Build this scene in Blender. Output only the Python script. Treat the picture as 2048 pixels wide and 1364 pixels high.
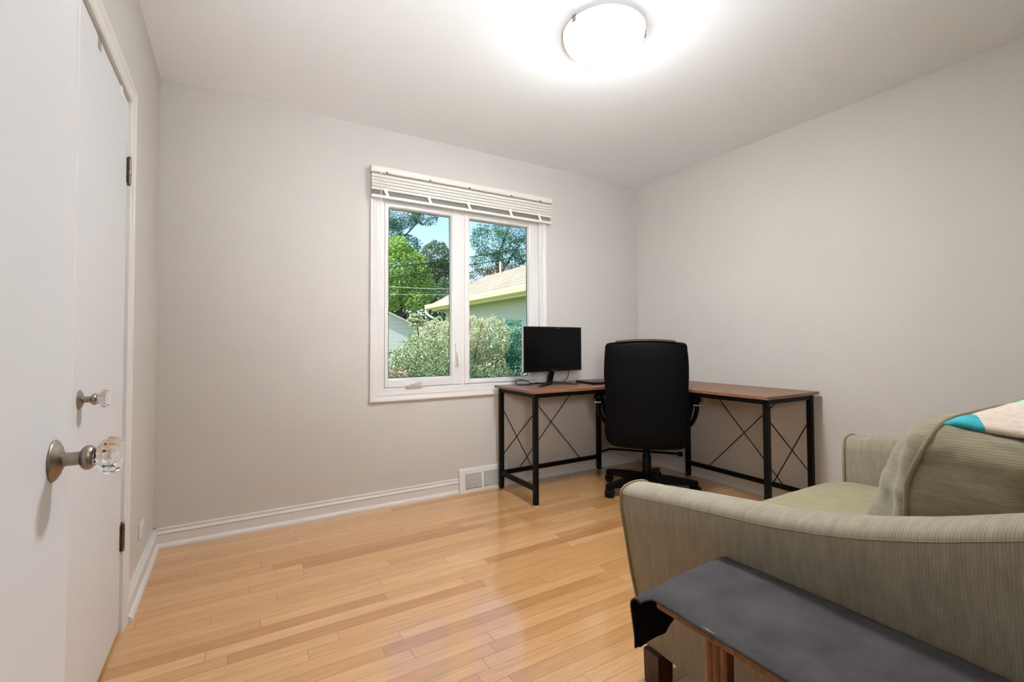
import bpy, bmesh, math, random
from mathutils import Vector, Matrix, noise
for o in list(bpy.data.objects):
    bpy.data.objects.remove(o)
sc = bpy.context.scene
C = sc.collection
PI = math.pi
random.seed(7)

# ------------------------------------------------------------------ camera
CAM = Vector((0.35314, -3.00106, 1.04547))
yaw, pitch, roll = 0.5366547, 0.0271601, -0.0040244
fw = Vector((math.sin(yaw)*math.cos(pitch), math.cos(yaw)*math.cos(pitch), math.sin(pitch)))
rt = Vector((math.cos(yaw), -math.sin(yaw), 0))
up = rt.cross(fw)
r2 = rt*math.cos(roll) + up*math.sin(roll)
u2 = -rt*math.sin(roll) + up*math.cos(roll)
cd = bpy.data.cameras.new('camera')
cam = bpy.data.objects.new('camera', cd)
C.objects.link(cam)
M3 = Matrix((r2, u2, -fw)).transposed()
cam.matrix_world = Matrix.Translation(CAM) @ M3.to_4x4()
cd.sensor_fit = 'HORIZONTAL'
cd.sensor_width = 36
cd.lens = 928.36/2048*36
cd.shift_y = -22.2/2048
cd.clip_start = 0.02
cd.clip_end = 300
sc.camera = cam

# ------------------------------------------------------------------ world, sun, exposure
W = bpy.data.worlds.new('world')
sc.world = W
W.use_nodes = True
wn = W.node_tree.nodes
wl = W.node_tree.links
bg = wn['Background']
sky = wn.new('ShaderNodeTexSky')
sky.sky_type = 'NISHITA'
sky.sun_disc = False
sky.sun_elevation = math.radians(55)
sky.sun_rotation = math.radians(257)
sky.air_density = 1.0
sky.dust_density = 0.6
sky.ozone_density = 1.0
wl.new(sky.outputs[0], bg.inputs[0])
bg.inputs[1].default_value = 0.145
sd = bpy.data.lights.new('sun', 'SUN')
sd.energy = 4.0
sd.angle = math.radians(0.6)
sd.color = (1.0, 0.95, 0.86)
sun = bpy.data.objects.new('sun', sd)
C.objects.link(sun)
sun.rotation_euler = Vector((0.60, 0.14, -0.79)).to_track_quat('-Z', 'Y').to_euler()
LAMP = 80.0       # emission of the ceiling light bowl
HALL_FILL = 8.0        # unseen fill light added in the hallway, watts
DOOR_FILL = 112.0    # unseen fill light added outside the open door, watts
sc.view_settings.view_transform = 'Standard'
sc.view_settings.look = 'None'
sc.view_settings.gamma = 1
sc.view_settings.use_curve_mapping = False
sc.view_settings.exposure = 1.18
sc.cycles.max_bounces = 12
sc.cycles.diffuse_bounces = 7
sc.cycles.glossy_bounces = 5
sc.cycles.transmission_bounces = 10
sc.cycles.transparent_max_bounces = 12
sc.cycles.sample_clamp_indirect = 6
sc.cycles.caustics_refractive = False
sc.cycles.caustics_reflective = False
sc.cycles.use_denoising = True

# ------------------------------------------------------------------ materials
def srgb(r, g, b):
    f = lambda c: (c/255/12.92) if c/255 <= 0.04045 else ((c/255+0.055)/1.055)**2.4
    return (f(r), f(g), f(b), 1)

def mat(name, col, rough=0.5, metal=0.0, bump=0.0, bscale=60.0, var=0.0, vscale=8.0, spec=0.5, coat=0.0, sheen=0.0, aniso=None):
    m = bpy.data.materials.new(name)
    m.use_nodes = True
    nt = m.node_tree
    n = nt.nodes
    p = n['Principled BSDF']
    p.inputs['Base Color'].default_value = col if len(col) == 4 else (*col, 1)
    p.inputs['Roughness'].default_value = rough
    p.inputs['Metallic'].default_value = metal
    p.inputs['Specular IOR Level'].default_value = spec
    p.inputs['Coat Weight'].default_value = coat
    p.inputs['Sheen Weight'].default_value = sheen
    tc = n.new('ShaderNodeTexCoord')
    if bump:
        t = n.new('ShaderNodeTexNoise')
        t.inputs['Scale'].default_value = bscale
        t.inputs['Detail'].default_value = 4
        nt.links.new(tc.outputs['Object'], t.inputs['Vector'])
        b = n.new('ShaderNodeBump')
        b.inputs['Strength'].default_value = bump
        b.inputs['Distance'].default_value = 0.004
        nt.links.new(t.outputs['Fac'], b.inputs['Height'])
        nt.links.new(b.outputs['Normal'], p.inputs['Normal'])
    if var:
        t2 = n.new('ShaderNodeTexNoise')
        t2.inputs['Scale'].default_value = vscale
        t2.inputs['Detail'].default_value = 5
        if aniso:
            mp = n.new('ShaderNodeMapping')
            mp.inputs['Scale'].default_value = aniso
            nt.links.new(tc.outputs['Object'], mp.inputs['Vector'])
            nt.links.new(mp.outputs['Vector'], t2.inputs['Vector'])
        else:
            nt.links.new(tc.outputs['Object'], t2.inputs['Vector'])
        h = n.new('ShaderNodeHueSaturation')
        h.inputs['Color'].default_value = col if len(col) == 4 else (*col, 1)
        mr = n.new('ShaderNodeMapRange')
        mr.inputs['From Min'].default_value = 0.3
        mr.inputs['From Max'].default_value = 0.7
        mr.inputs['To Min'].default_value = 1-var
        mr.inputs['To Max'].default_value = 1+var
        nt.links.new(t2.outputs['Fac'], mr.inputs['Value'])
        nt.links.new(mr.outputs['Result'], h.inputs['Value'])
        nt.links.new(h.outputs['Color'], p.inputs['Base Color'])
    return m

M = {}
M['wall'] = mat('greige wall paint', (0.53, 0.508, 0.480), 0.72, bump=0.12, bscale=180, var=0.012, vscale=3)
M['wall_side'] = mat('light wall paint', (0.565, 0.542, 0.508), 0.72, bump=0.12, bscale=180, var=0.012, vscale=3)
M['ceiling'] = mat('white ceiling paint', (0.87, 0.90, 0.93), 0.85, bump=0.15, bscale=140)
M['trim'] = mat('white trim paint', (0.65, 0.635, 0.615), 0.35, bump=0.03, bscale=40)
M['door'] = mat('white door paint', (0.655, 0.665, 0.685), 0.38, bump=0.02, bscale=25)
M['vinyl'] = mat('white window vinyl', (0.65, 0.64, 0.625), 0.32)
M['blind'] = mat('blind slat white', (0.66, 0.645, 0.60), 0.4)
M['cord'] = mat('cord white', (0.80, 0.78, 0.72), 0.7)
M['black_metal'] = mat('black powder coated steel', (0.0035, 0.003, 0.003), 0.5, bump=0.05, bscale=300, spec=0.13)
M['dark_gap'] = mat('dark gap', (0.02, 0.018, 0.016), 0.8)
M['leather'] = mat('black leather', (0.0022, 0.0021, 0.0024), 0.55, bump=0.35, bscale=90, spec=0.07)
M['leather_edge'] = mat('black leather edge', (0.016, 0.0155, 0.016), 0.4, bump=0.35, bscale=70, spec=0.4)
M['black_plastic'] = mat('black plastic', (0.0028, 0.0028, 0.0028), 0.45, spec=0.13)
M['screen'] = mat('dark screen glass', (0.0018, 0.0018, 0.002), 0.25, spec=0.12)
M['bezel'] = mat('black bezel plastic', (0.0025, 0.0025, 0.0025), 0.4, spec=0.15)
M['silver'] = mat('silver plastic edge', (0.55, 0.56, 0.58), 0.3, metal=0.6)
M['chrome'] = mat('grey metal', (0.45, 0.45, 0.45), 0.25, metal=1.0)
M['nickel'] = mat('aged nickel', (0.33, 0.285, 0.235), 0.33, metal=1.0, var=0.25, vscale=60)
M['hinge'] = mat('worn bronze hinge', (0.17, 0.14, 0.11), 0.38, metal=0.9, var=0.35, vscale=90)
M['mahogany'] = mat('dark mahogany wood', (0.045, 0.014, 0.010), 0.35, var=0.3, vscale=14, aniso=(6, 6, 1))
M['redwood'] = mat('reddish brown wood', (0.20, 0.075, 0.032), 0.38, var=0.3, vscale=14, aniso=(6, 6, 1))
M['felt'] = mat('dark grey felt', (0.060, 0.056, 0.060), 0.88, bump=0.5, bscale=120, var=0.25, vscale=14, spec=0.25)
M['felt_back'] = mat('black felt', (0.012, 0.011, 0.011), 0.95, spec=0.1)
M['stucco'] = mat('pale stucco', (0.52, 0.54, 0.46), 0.9, bump=0.3, bscale=50)
M['fascia'] = mat('cream gutter paint', (0.70, 0.62, 0.30), 0.5)
M['soffit'] = mat('cream soffit paint', (0.72, 0.70, 0.56), 0.6)
M['bark'] = mat('tree bark', (0.08, 0.055, 0.04), 0.9, bump=0.8, bscale=25)
M['wire_black'] = mat('black cable', (0.01, 0.01, 0.012), 0.6)
M['wire_white'] = mat('pale cable', (0.75, 0.76, 0.74), 0.6)
M['lawn'] = mat('lawn', (0.10, 0.16, 0.05), 0.95, bump=0.8, bscale=40, var=0.4, vscale=6)
M['exterior'] = mat('house exterior paint', (0.55, 0.52, 0.45), 0.9)

def glass_mat():
    m = bpy.data.materials.new('window glass')
    m.use_nodes = True
    nt = m.node_tree
    n = nt.nodes
    n.remove(n['Principled BSDF'])
    tr = n.new('ShaderNodeBsdfTransparent')
    tr.inputs[0].default_value = (0.96, 0.98, 0.97, 1)
    gl = n.new('ShaderNodeBsdfGlossy')
    gl.inputs['Roughness'].default_value = 0.0
    fr = n.new('ShaderNodeFresnel')
    fr.inputs['IOR'].default_value = 1.07
    mx = n.new('ShaderNodeMixShader')
    nt.links.new(fr.outputs[0], mx.inputs[0])
    nt.links.new(tr.outputs[0], mx.inputs[1])
    nt.links.new(gl.outputs[0], mx.inputs[2])
    nt.links.new(mx.outputs[0], n['Material Output'].inputs[0])
    return m
M['glass'] = glass_mat()

def crystal_mat():
    m = mat('cut crystal', (0.98, 0.98, 0.98), 0.02)
    p = m.node_tree.nodes['Principled BSDF']
    p.inputs['Transmission Weight'].default_value = 1.0
    p.inputs['IOR'].default_value = 1.48
    return m
M['crystal'] = crystal_mat()

def lamp_mat():
    m = bpy.data.materials.new('lit frosted glass')
    m.use_nodes = True
    p = m.node_tree.nodes['Principled BSDF']
    p.inputs['Base Color'].default_value = (0.9, 0.88, 0.84, 1)
    p.inputs['Roughness'].default_value = 0.25
    p.inputs['Emission Color'].default_value = (0.985, 0.985, 1.0, 1)
    # frosted glass over a bulb: strongest straight below, weak towards the rim, none on the inner side
    nt = m.node_tree; n = nt.nodes; L = nt.links.new
    g = n.new('ShaderNodeNewGeometry')
    sx = n.new('ShaderNodeSeparateXYZ'); L(g.outputs['True Normal'], sx.inputs[0])
    mr = n.new('ShaderNodeMapRange'); mr.inputs['From Min'].default_value = -0.42; mr.inputs['From Max'].default_value = -0.97
    mr.inputs['To Min'].default_value = 0.9; mr.inputs['To Max'].default_value = LAMP
    mr.interpolation_type = 'SMOOTHSTEP'
    L(sx.outputs['Z'], mr.inputs['Value'])
    iv = n.new('ShaderNodeMath'); iv.operation = 'SUBTRACT'; iv.inputs[0].default_value = 1
    L(g.outputs['Backfacing'], iv.inputs[1])
    mu = n.new('ShaderNodeMath'); mu.operation = 'MULTIPLY'
    L(mr.outputs['Result'], mu.inputs[0]); L(iv.outputs[0], mu.inputs[1])
    L(mu.outputs[0], p.inputs['Emission Strength'])
    return m
M['bowl'] = lamp_mat()

def floor_mat():
    m = bpy.data.materials.new('maple strip floor')
    m.use_nodes = True
    nt = m.node_tree
    n = nt.nodes
    L = nt.links.new
    p = n['Principled BSDF']
    tc = n.new('ShaderNodeTexCoord')
    def mth(op, a, b=None, c=None):
        q = n.new('ShaderNodeMath'); q.operation = op
        for i_, v in enumerate((a, b, c)):
            if v is None: continue
            if isinstance(v, (int, float)): q.inputs[i_].default_value = v
            else: L(v, q.inputs[i_])
        return q.outputs[0]
    sp = n.new('ShaderNodeSeparateXYZ'); L(tc.outputs['Object'], sp.inputs[0])
    SW, SL = 0.0572, 0.95
    rowf = mth('DIVIDE', sp.outputs['Y'], SW)
    row = mth('FLOOR', rowf)
    w1 = n.new('ShaderNodeTexWhiteNoise'); w1.noise_dimensions = '1D'; L(row, w1.inputs['W'])
    colf = mth('MULTIPLY_ADD', w1.outputs['Value'], 9.7, mth('DIVIDE', sp.outputs['X'], SL))
    col = mth('FLOOR', colf)
    cid = n.new('ShaderNodeCombineXYZ'); L(row, cid.inputs['X']); L(col, cid.inputs['Y'])
    w2 = n.new('ShaderNodeTexWhiteNoise'); w2.noise_dimensions = '2D'; L(cid.outputs[0], w2.inputs['Vector'])
    fy = mth('FRACT', rowf); fx = mth('FRACT', colf)
    dy = mth('MULTIPLY', mth('MINIMUM', fy, mth('SUBTRACT', 1.0, fy)), SW)
    dx = mth('MULTIPLY', mth('MINIMUM', fx, mth('SUBTRACT', 1.0, fx)), SL)
    dd = mth('MINIMUM', dy, dx)
    sr = n.new('ShaderNodeMapRange'); sr.inputs['From Min'].default_value = 0.0003; sr.inputs['From Max'].default_value = 0.0014
    sr.inputs['To Min'].default_value = 1.0; sr.inputs['To Max'].default_value = 0.0
    L(dd, sr.inputs['Value'])
    seam = sr.outputs['Result']
    ramp = n.new('ShaderNodeValToRGB')
    e = ramp.color_ramp.elements
    e[0].position = 0.0
    e[0].color = (0.46, 0.216, 0.073, 1)
    e[1].position = 1.0
    e[1].color = (0.67, 0.388, 0.172, 1)
    k = e.new(0.25); k.color = (0.597, 0.32, 0.125, 1)
    k = e.new(0.7); k.color = (0.632, 0.352, 0.145, 1)
    L(w2.outputs['Value'], ramp.inputs['Fac'])
    # grain
    mp = n.new('ShaderNodeMapping')
    mp.inputs['Scale'].default_value = (2.2, 34, 1)
    vo = n.new('ShaderNodeVectorMath'); vo.operation = 'MULTIPLY_ADD'
    L(w2.outputs['Color'], vo.inputs[0]); vo.inputs[1].default_value = (7, 0, 5); L(tc.outputs['Object'], vo.inputs[2])
    L(vo.outputs[0], mp.inputs['Vector'])
    gn = n.new('ShaderNodeTexNoise')
    gn.inputs['Scale'].default_value = 2.6
    gn.inputs['Detail'].default_value = 7
    gn.inputs['Roughness'].default_value = 0.62
    gn.inputs['Distortion'].default_value = 0.6
    L(mp.outputs['Vector'], gn.inputs['Vector'])
    mr = n.new('ShaderNodeMapRange')
    mr.inputs['From Min'].default_value = 0.3
    mr.inputs['From Max'].default_value = 0.72
    mr.inputs['To Min'].default_value = 0.80
    mr.inputs['To Max'].default_value = 1.08
    L(gn.outputs['Fac'], mr.inputs['Value'])
    mul = n.new('ShaderNodeMix')
    mul.data_type = 'RGBA'
    mul.blend_type = 'MULTIPLY'
    mul.inputs['Factor'].default_value = 1.0
    L(ramp.outputs['Color'], mul.inputs['A'])
    L(mr.outputs['Result'], mul.inputs['B'])
    # darker seams
    sm = n.new('ShaderNodeMix')
    sm.data_type = 'RGBA'
    sm.inputs['B'].default_value = (0.17, 0.075, 0.028, 1)
    fm = n.new('ShaderNodeMath'); fm.operation = 'MULTIPLY'
    fm.inputs[1].default_value = 0.85
    L(seam, fm.inputs[0])
    L(fm.outputs[0], sm.inputs['Factor'])
    L(mul.outputs['Result'], sm.inputs['A'])
    L(sm.outputs['Result'], p.inputs['Base Color'])
    rr = n.new('ShaderNodeMapRange')
    rr.inputs['To Min'].default_value = 0.24
    rr.inputs['To Max'].default_value = 0.40
    L(gn.outputs['Fac'], rr.inputs['Value'])
    L(rr.outputs['Result'], p.inputs['Roughness'])
    p.inputs['Specular IOR Level'].default_value = 0.45
    p.inputs['Coat Weight'].default_value = 1.0
    p.inputs['Coat IOR'].default_value = 1.72
    p.inputs['Coat Roughness'].default_value = 0.11
    bp = n.new('ShaderNodeBump')
    bp.inputs['Strength'].default_value = 0.12
    bp.inputs['Distance'].default_value = 0.002
    inv = n.new('ShaderNodeMath'); inv.operation = 'SUBTRACT'
    inv.inputs[0].default_value = 1
    L(seam, inv.inputs[1])
    L(inv.outputs[0], bp.inputs['Height'])
    L(bp.outputs['Normal'], p.inputs['Normal'])
    return m
M['floor'] = floor_mat()

def desk_mat():
    m = bpy.data.materials.new('walnut laminate')
    m.use_nodes = True
    nt = m.node_tree; n = nt.nodes; L = nt.links.new
    p = n['Principled BSDF']
    tc = n.new('ShaderNodeTexCoord')
    mp = n.new('ShaderNodeMapping')
    mp.inputs['Scale'].default_value = (1.5, 22, 1)
    L(tc.outputs['Generated'], mp.inputs['Vector'])
    g = n.new('ShaderNodeTexNoise')
    g.inputs['Scale'].default_value = 3; g.inputs['Detail'].default_value = 6; g.inputs['Distortion'].default_value = 0.8
    L(mp.outputs['Vector'], g.inputs['Vector'])
    r = n.new('ShaderNodeValToRGB')
    r.color_ramp.elements[0].position = 0.32; r.color_ramp.elements[0].color = (0.125, 0.050, 0.024, 1)
    r.color_ramp.elements[1].position = 0.7; r.color_ramp.elements[1].color = (0.30, 0.15, 0.082, 1)
    L(g.outputs['Fac'], r.inputs['Fac'])
    L(r.outputs['Color'], p.inputs['Base Color'])
    p.inputs['Roughness'].default_value = 0.36
    return m
M['desk'] = desk_mat()

def fabric_mat(name, c1, c2, axis='Y', freq=330.0):
    """ribbed chenille: fine ribs across one axis, mottled"""
    m = bpy.data.materials.new(name)
    m.use_nodes = True
    nt = m.node_tree; n = nt.nodes; L = nt.links.new
    p = n['Principled BSDF']
    tc = n.new('ShaderNodeTexCoord')
    w = n.new('ShaderNodeTexWave')
    w.wave_type = 'BANDS'; w.bands_direction = axis; w.wave_profile = 'SIN'
    w.inputs['Scale'].default_value = freq/ (2*PI)
    w.inputs['Distortion'].default_value = 0.35
    w.inputs['Detail'].default_value = 2
    w.inputs['Detail Scale'].default_value = 1.2
    L(tc.outputs['Object'], w.inputs['Vector'])
    mp = n.new('ShaderNodeMapping')
    mp.inputs['Scale'].default_value = {'Y': (1.0, 6, 1.0), 'X': (6, 1, 1), 'Z': (1, 1, 6)}[axis]
    L(tc.outputs['Object'], mp.inputs['Vector'])
    ns = n.new('ShaderNodeTexNoise')
    ns.inputs['Scale'].default_value = 14; ns.inputs['Detail'].default_value = 8; ns.inputs['Roughness'].default_value = 0.7
    L(mp.outputs['Vector'], ns.inputs['Vector'])
    r = n.new('ShaderNodeValToRGB')
    r.color_ramp.elements[0].position = 0.3; r.color_ramp.elements[0].color = (*c1, 1)
    r.color_ramp.elements[1].position = 0.7; r.color_ramp.elements[1].color = (*c2, 1)
    L(ns.outputs['Fac'], r.inputs['Fac'])
    mr = n.new('ShaderNodeMapRange')
    mr.inputs['To Min'].default_value = 0.91; mr.inputs['To Max'].default_value = 1.05
    L(w.outputs['Fac'], mr.inputs['Value'])
    mul = n.new('ShaderNodeMix'); mul.data_type = 'RGBA'; mul.blend_type = 'MULTIPLY'
    mul.inputs['Factor'].default_value = 1.0
    L(r.outputs['Color'], mul.inputs['A']); L(mr.outputs['Result'], mul.inputs['B'])
    L(mul.outputs['Result'], p.inputs['Base Color'])
    p.inputs['Roughness'].default_value = 0.9
    p.inputs['Specular IOR Level'].default_value = 0.2
    p.inputs['Sheen Weight'].default_value = 0.25
    p.inputs['Sheen Roughness'].default_value = 0.5
    b = n.new('ShaderNodeBump'); b.inputs['Strength'].default_value = 0.30; b.inputs['Distance'].default_value = 0.001
    L(w.outputs['Fac'], b.inputs['Height']); L(b.outputs['Normal'], p.inputs['Normal'])
    return m
M['sofa'] = fabric_mat('ribbed olive chenille', (0.215, 0.188, 0.133), (0.330, 0.292, 0.215), 'Y', 420)
M['sofa_cushion'] = fabric_mat('olive chenille cushion', (0.180, 0.158, 0.098), (0.280, 0.250, 0.160), 'Z', 420)
M['sofa_seat'] = fabric_mat('olive chenille seat', (0.225, 0.200, 0.108), (0.330, 0.298, 0.172), 'X', 420)
M['piping'] = mat('olive fabric piping', (0.21, 0.175, 0.105), 0.9, bump=0.3, bscale=300, spec=0.2)

def crochet_mat():
    m = bpy.data.materials.new('crochet squares')
    m.use_nodes = True
    nt = m.node_tree; n = nt.nodes; L = nt.links.new
    p = n['Principled BSDF']
    tc = n.new('ShaderNodeTexCoord')
    sx = n.new('ShaderNodeSeparateXYZ')
    L(tc.outputs['Object'], sx.inputs[0])
    r = n.new('ShaderNodeValToRGB'); r.color_ramp.interpolation = 'CONSTANT'
    els = [(0.0, (0.035, 0.36, 0.42)), (0.16, (0.60, 0.51, 0.42)), (0.42, (0.42, 0.62, 0.47)), (0.6, (0.60, 0.51, 0.42)), (0.8, (0.035, 0.36, 0.42))]
    r.color_ramp.elements[0].color = (*els[0][1], 1)
    r.color_ramp.elements[1].position = els[1][0]; r.color_ramp.elements[1].color = (*els[1][1], 1)
    for pos, c in els[2:]:
        k = r.color_ramp.elements.new(pos); k.color = (*c, 1)
    # squares: step along x shifted by the y row
    ma = n.new('ShaderNodeMath'); ma.operation = 'MULTIPLY_ADD'
    ma.inputs[1].default_value = 1.0; ma.inputs[2].default_value = -1.6
    mb = n.new('ShaderNodeMath'); mb.operation = 'MULTIPLY_ADD'
    mb.inputs[1].default_value = -2.2
    L(sx.outputs['X'], ma.inputs[0]); L(sx.outputs['Y'], mb.inputs[0]); L(ma.outputs[0], mb.inputs[2])
    mc = n.new('ShaderNodeMath'); mc.operation = 'SUBTRACT'; mc.inputs[1].default_value = 5.77
    L(mb.outputs[0], mc.inputs[0])
    L(mc.outputs[0], r.inputs['Fac'])
    v = n.new('ShaderNodeTexVoronoi'); v.inputs['Scale'].default_value = 60
    L(tc.outputs['Object'], v.inputs['Vector'])
    mr = n.new('ShaderNodeMapRange'); mr.inputs['From Max'].default_value = 0.45
    mr.inputs['To Min'].default_value = 0.72; mr.inputs['To Max'].default_value = 1.0
    L(v.outputs['Distance'], mr.inputs['Value'])
    mul = n.new('ShaderNodeMix'); mul.data_type = 'RGBA'; mul.blend_type = 'MULTIPLY'; mul.inputs['Factor'].default_value = 1
    L(r.outputs['Color'], mul.inputs['A']); L(mr.outputs['Result'], mul.inputs['B'])
    L(mul.outputs['Result'], p.inputs['Base Color'])
    p.inputs['Roughness'].default_value = 0.95
    b = n.new('ShaderNodeBump'); b.inputs['Strength'].default_value = 0.8; b.inputs['Distance'].default_value = 0.003
    L(v.outputs['Distance'], b.inputs['Height']); L(b.outputs['Normal'], p.inputs['Normal'])
    return m
M['crochet'] = crochet_mat()

def leaf_mat(name, c1, c2, c3):
    m = bpy.data.materials.new(name)
    m.use_nodes = True
    nt = m.node_tree; n = nt.nodes; L = nt.links.new
    p = n['Principled BSDF']
    g = n.new('ShaderNodeNewGeometry')
    r = n.new('ShaderNodeValToRGB')
    r.color_ramp.elements[0].color = (*c1, 1)
    r.color_ramp.elements[1].color = (*c3, 1)
    k = r.color_ramp.elements.new(0.5); k.color = (*c2, 1)
    L(g.outputs['Random Per Island'], r.inputs['Fac'])
    L(r.outputs['Color'], p.inputs['Base Color'])
    p.inputs['Roughness'].default_value = 0.5
    tl = n.new('ShaderNodeBsdfTranslucent')
    L(r.outputs['Color'], tl.inputs['Color'])
    mx = n.new('ShaderNodeMixShader'); mx.inputs[0].default_value = 0.22
    L(p.outputs[0], mx.inputs[1]); L(tl.outputs[0], mx.inputs[2])
    L(mx.outputs[0], n['Material Output'].inputs[0])
    return m
M['leaf_bright'] = leaf_mat('bright green leaves', (0.16, 0.30, 0.05), (0.34, 0.52, 0.11), (0.52, 0.66, 0.24))
M['leaf_teal'] = leaf_mat('blue green leaves', (0.04, 0.14, 0.10), (0.10, 0.26, 0.16), (0.26, 0.42, 0.28))
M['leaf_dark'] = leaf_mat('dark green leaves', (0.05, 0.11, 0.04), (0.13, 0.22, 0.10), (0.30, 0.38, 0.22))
M['leaf_cream'] = leaf_mat('variegated cream leaves', (0.16, 0.26, 0.08), (0.55, 0.58, 0.34), (0.84, 0.80, 0.60))
M['leaf_shrub'] = leaf_mat('shrub leaves', (0.07, 0.17, 0.06), (0.28, 0.36, 0.17), (0.72, 0.74, 0.52))
M['leaf_green'] = leaf_mat('emerald shrub leaves', (0.01, 0.14, 0.08), (0.02, 0.24, 0.14), (0.10, 0.36, 0.22))
M['leaf_brown'] = leaf_mat('brown twig leaves', (0.06, 0.04, 0.03), (0.14, 0.09, 0.07), (0.30, 0.24, 0.18))
M['leaf_rust'] = leaf_mat('rust leaves', (0.22, 0.08, 0.05), (0.40, 0.20, 0.13), (0.75, 0.62, 0.48))

def shingle_mat():
    m = bpy.data.materials.new('tan roof shingles')
    m.use_nodes = True
    nt = m.node_tree; n = nt.nodes; L = nt.links.new
    p = n['Principled BSDF']
    tc = n.new('ShaderNodeTexCoord')
    sx = n.new('ShaderNodeSeparateXYZ'); L(tc.outputs['Object'], sx.inputs[0])
    cb = n.new('ShaderNodeCombineXYZ')
    L(sx.outputs['Y'], cb.inputs['X']); L(sx.outputs['Z'], cb.inputs['Y'])
    br = n.new('ShaderNodeTexBrick')
    br.inputs['Scale'].default_value = 1.0; br.inputs['Brick Width'].default_value = 0.45
    br.inputs['Row Height'].default_value = 0.11; br.inputs['Mortar Size'].default_value = 0.012
    br.inputs['Color1'].default_value = (0.30, 0.245, 0.175, 1); br.inputs['Color2'].default_value = (0.42, 0.355, 0.265, 1)
    br.inputs['Mortar'].default_value = (0.15, 0.115, 0.08, 1)
    L(cb.outputs[0], br.inputs['Vector'])
    L(br.outputs['Color'], p.inputs['Base Color'])
    p.inputs['Roughness'].default_value = 0.95
    return m
M['shingle'] = shingle_mat()

def siding_mat():
    m = bpy.data.materials.new('white lap siding')
    m.use_nodes = True
    nt = m.node_tree; n = nt.nodes; L = nt.links.new
    p = n['Principled BSDF']
    tc = n.new('ShaderNodeTexCoord')
    w = n.new('ShaderNodeTexWave'); w.bands_direction = 'Z'; w.wave_profile = 'SAW'
    w.inputs['Scale'].default_value = 2.0
    L(tc.outputs['Object'], w.inputs['Vector'])
    r = n.new('ShaderNodeValToRGB')
    r.color_ramp.elements[0].position = 0.0; r.color_ramp.elements[0].color = (0.50, 0.48, 0.44, 1)
    r.color_ramp.elements[1].position = 0.15; r.color_ramp.elements[1].color = (0.66, 0.65, 0.61, 1)
    L(w.outputs['Fac'], r.inputs['Fac'])
    L(r.outputs['Color'], p.inputs['Base Color'])
    p.inputs['Roughness'].default_value = 0.7
    return m
M['siding'] = siding_mat()

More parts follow.
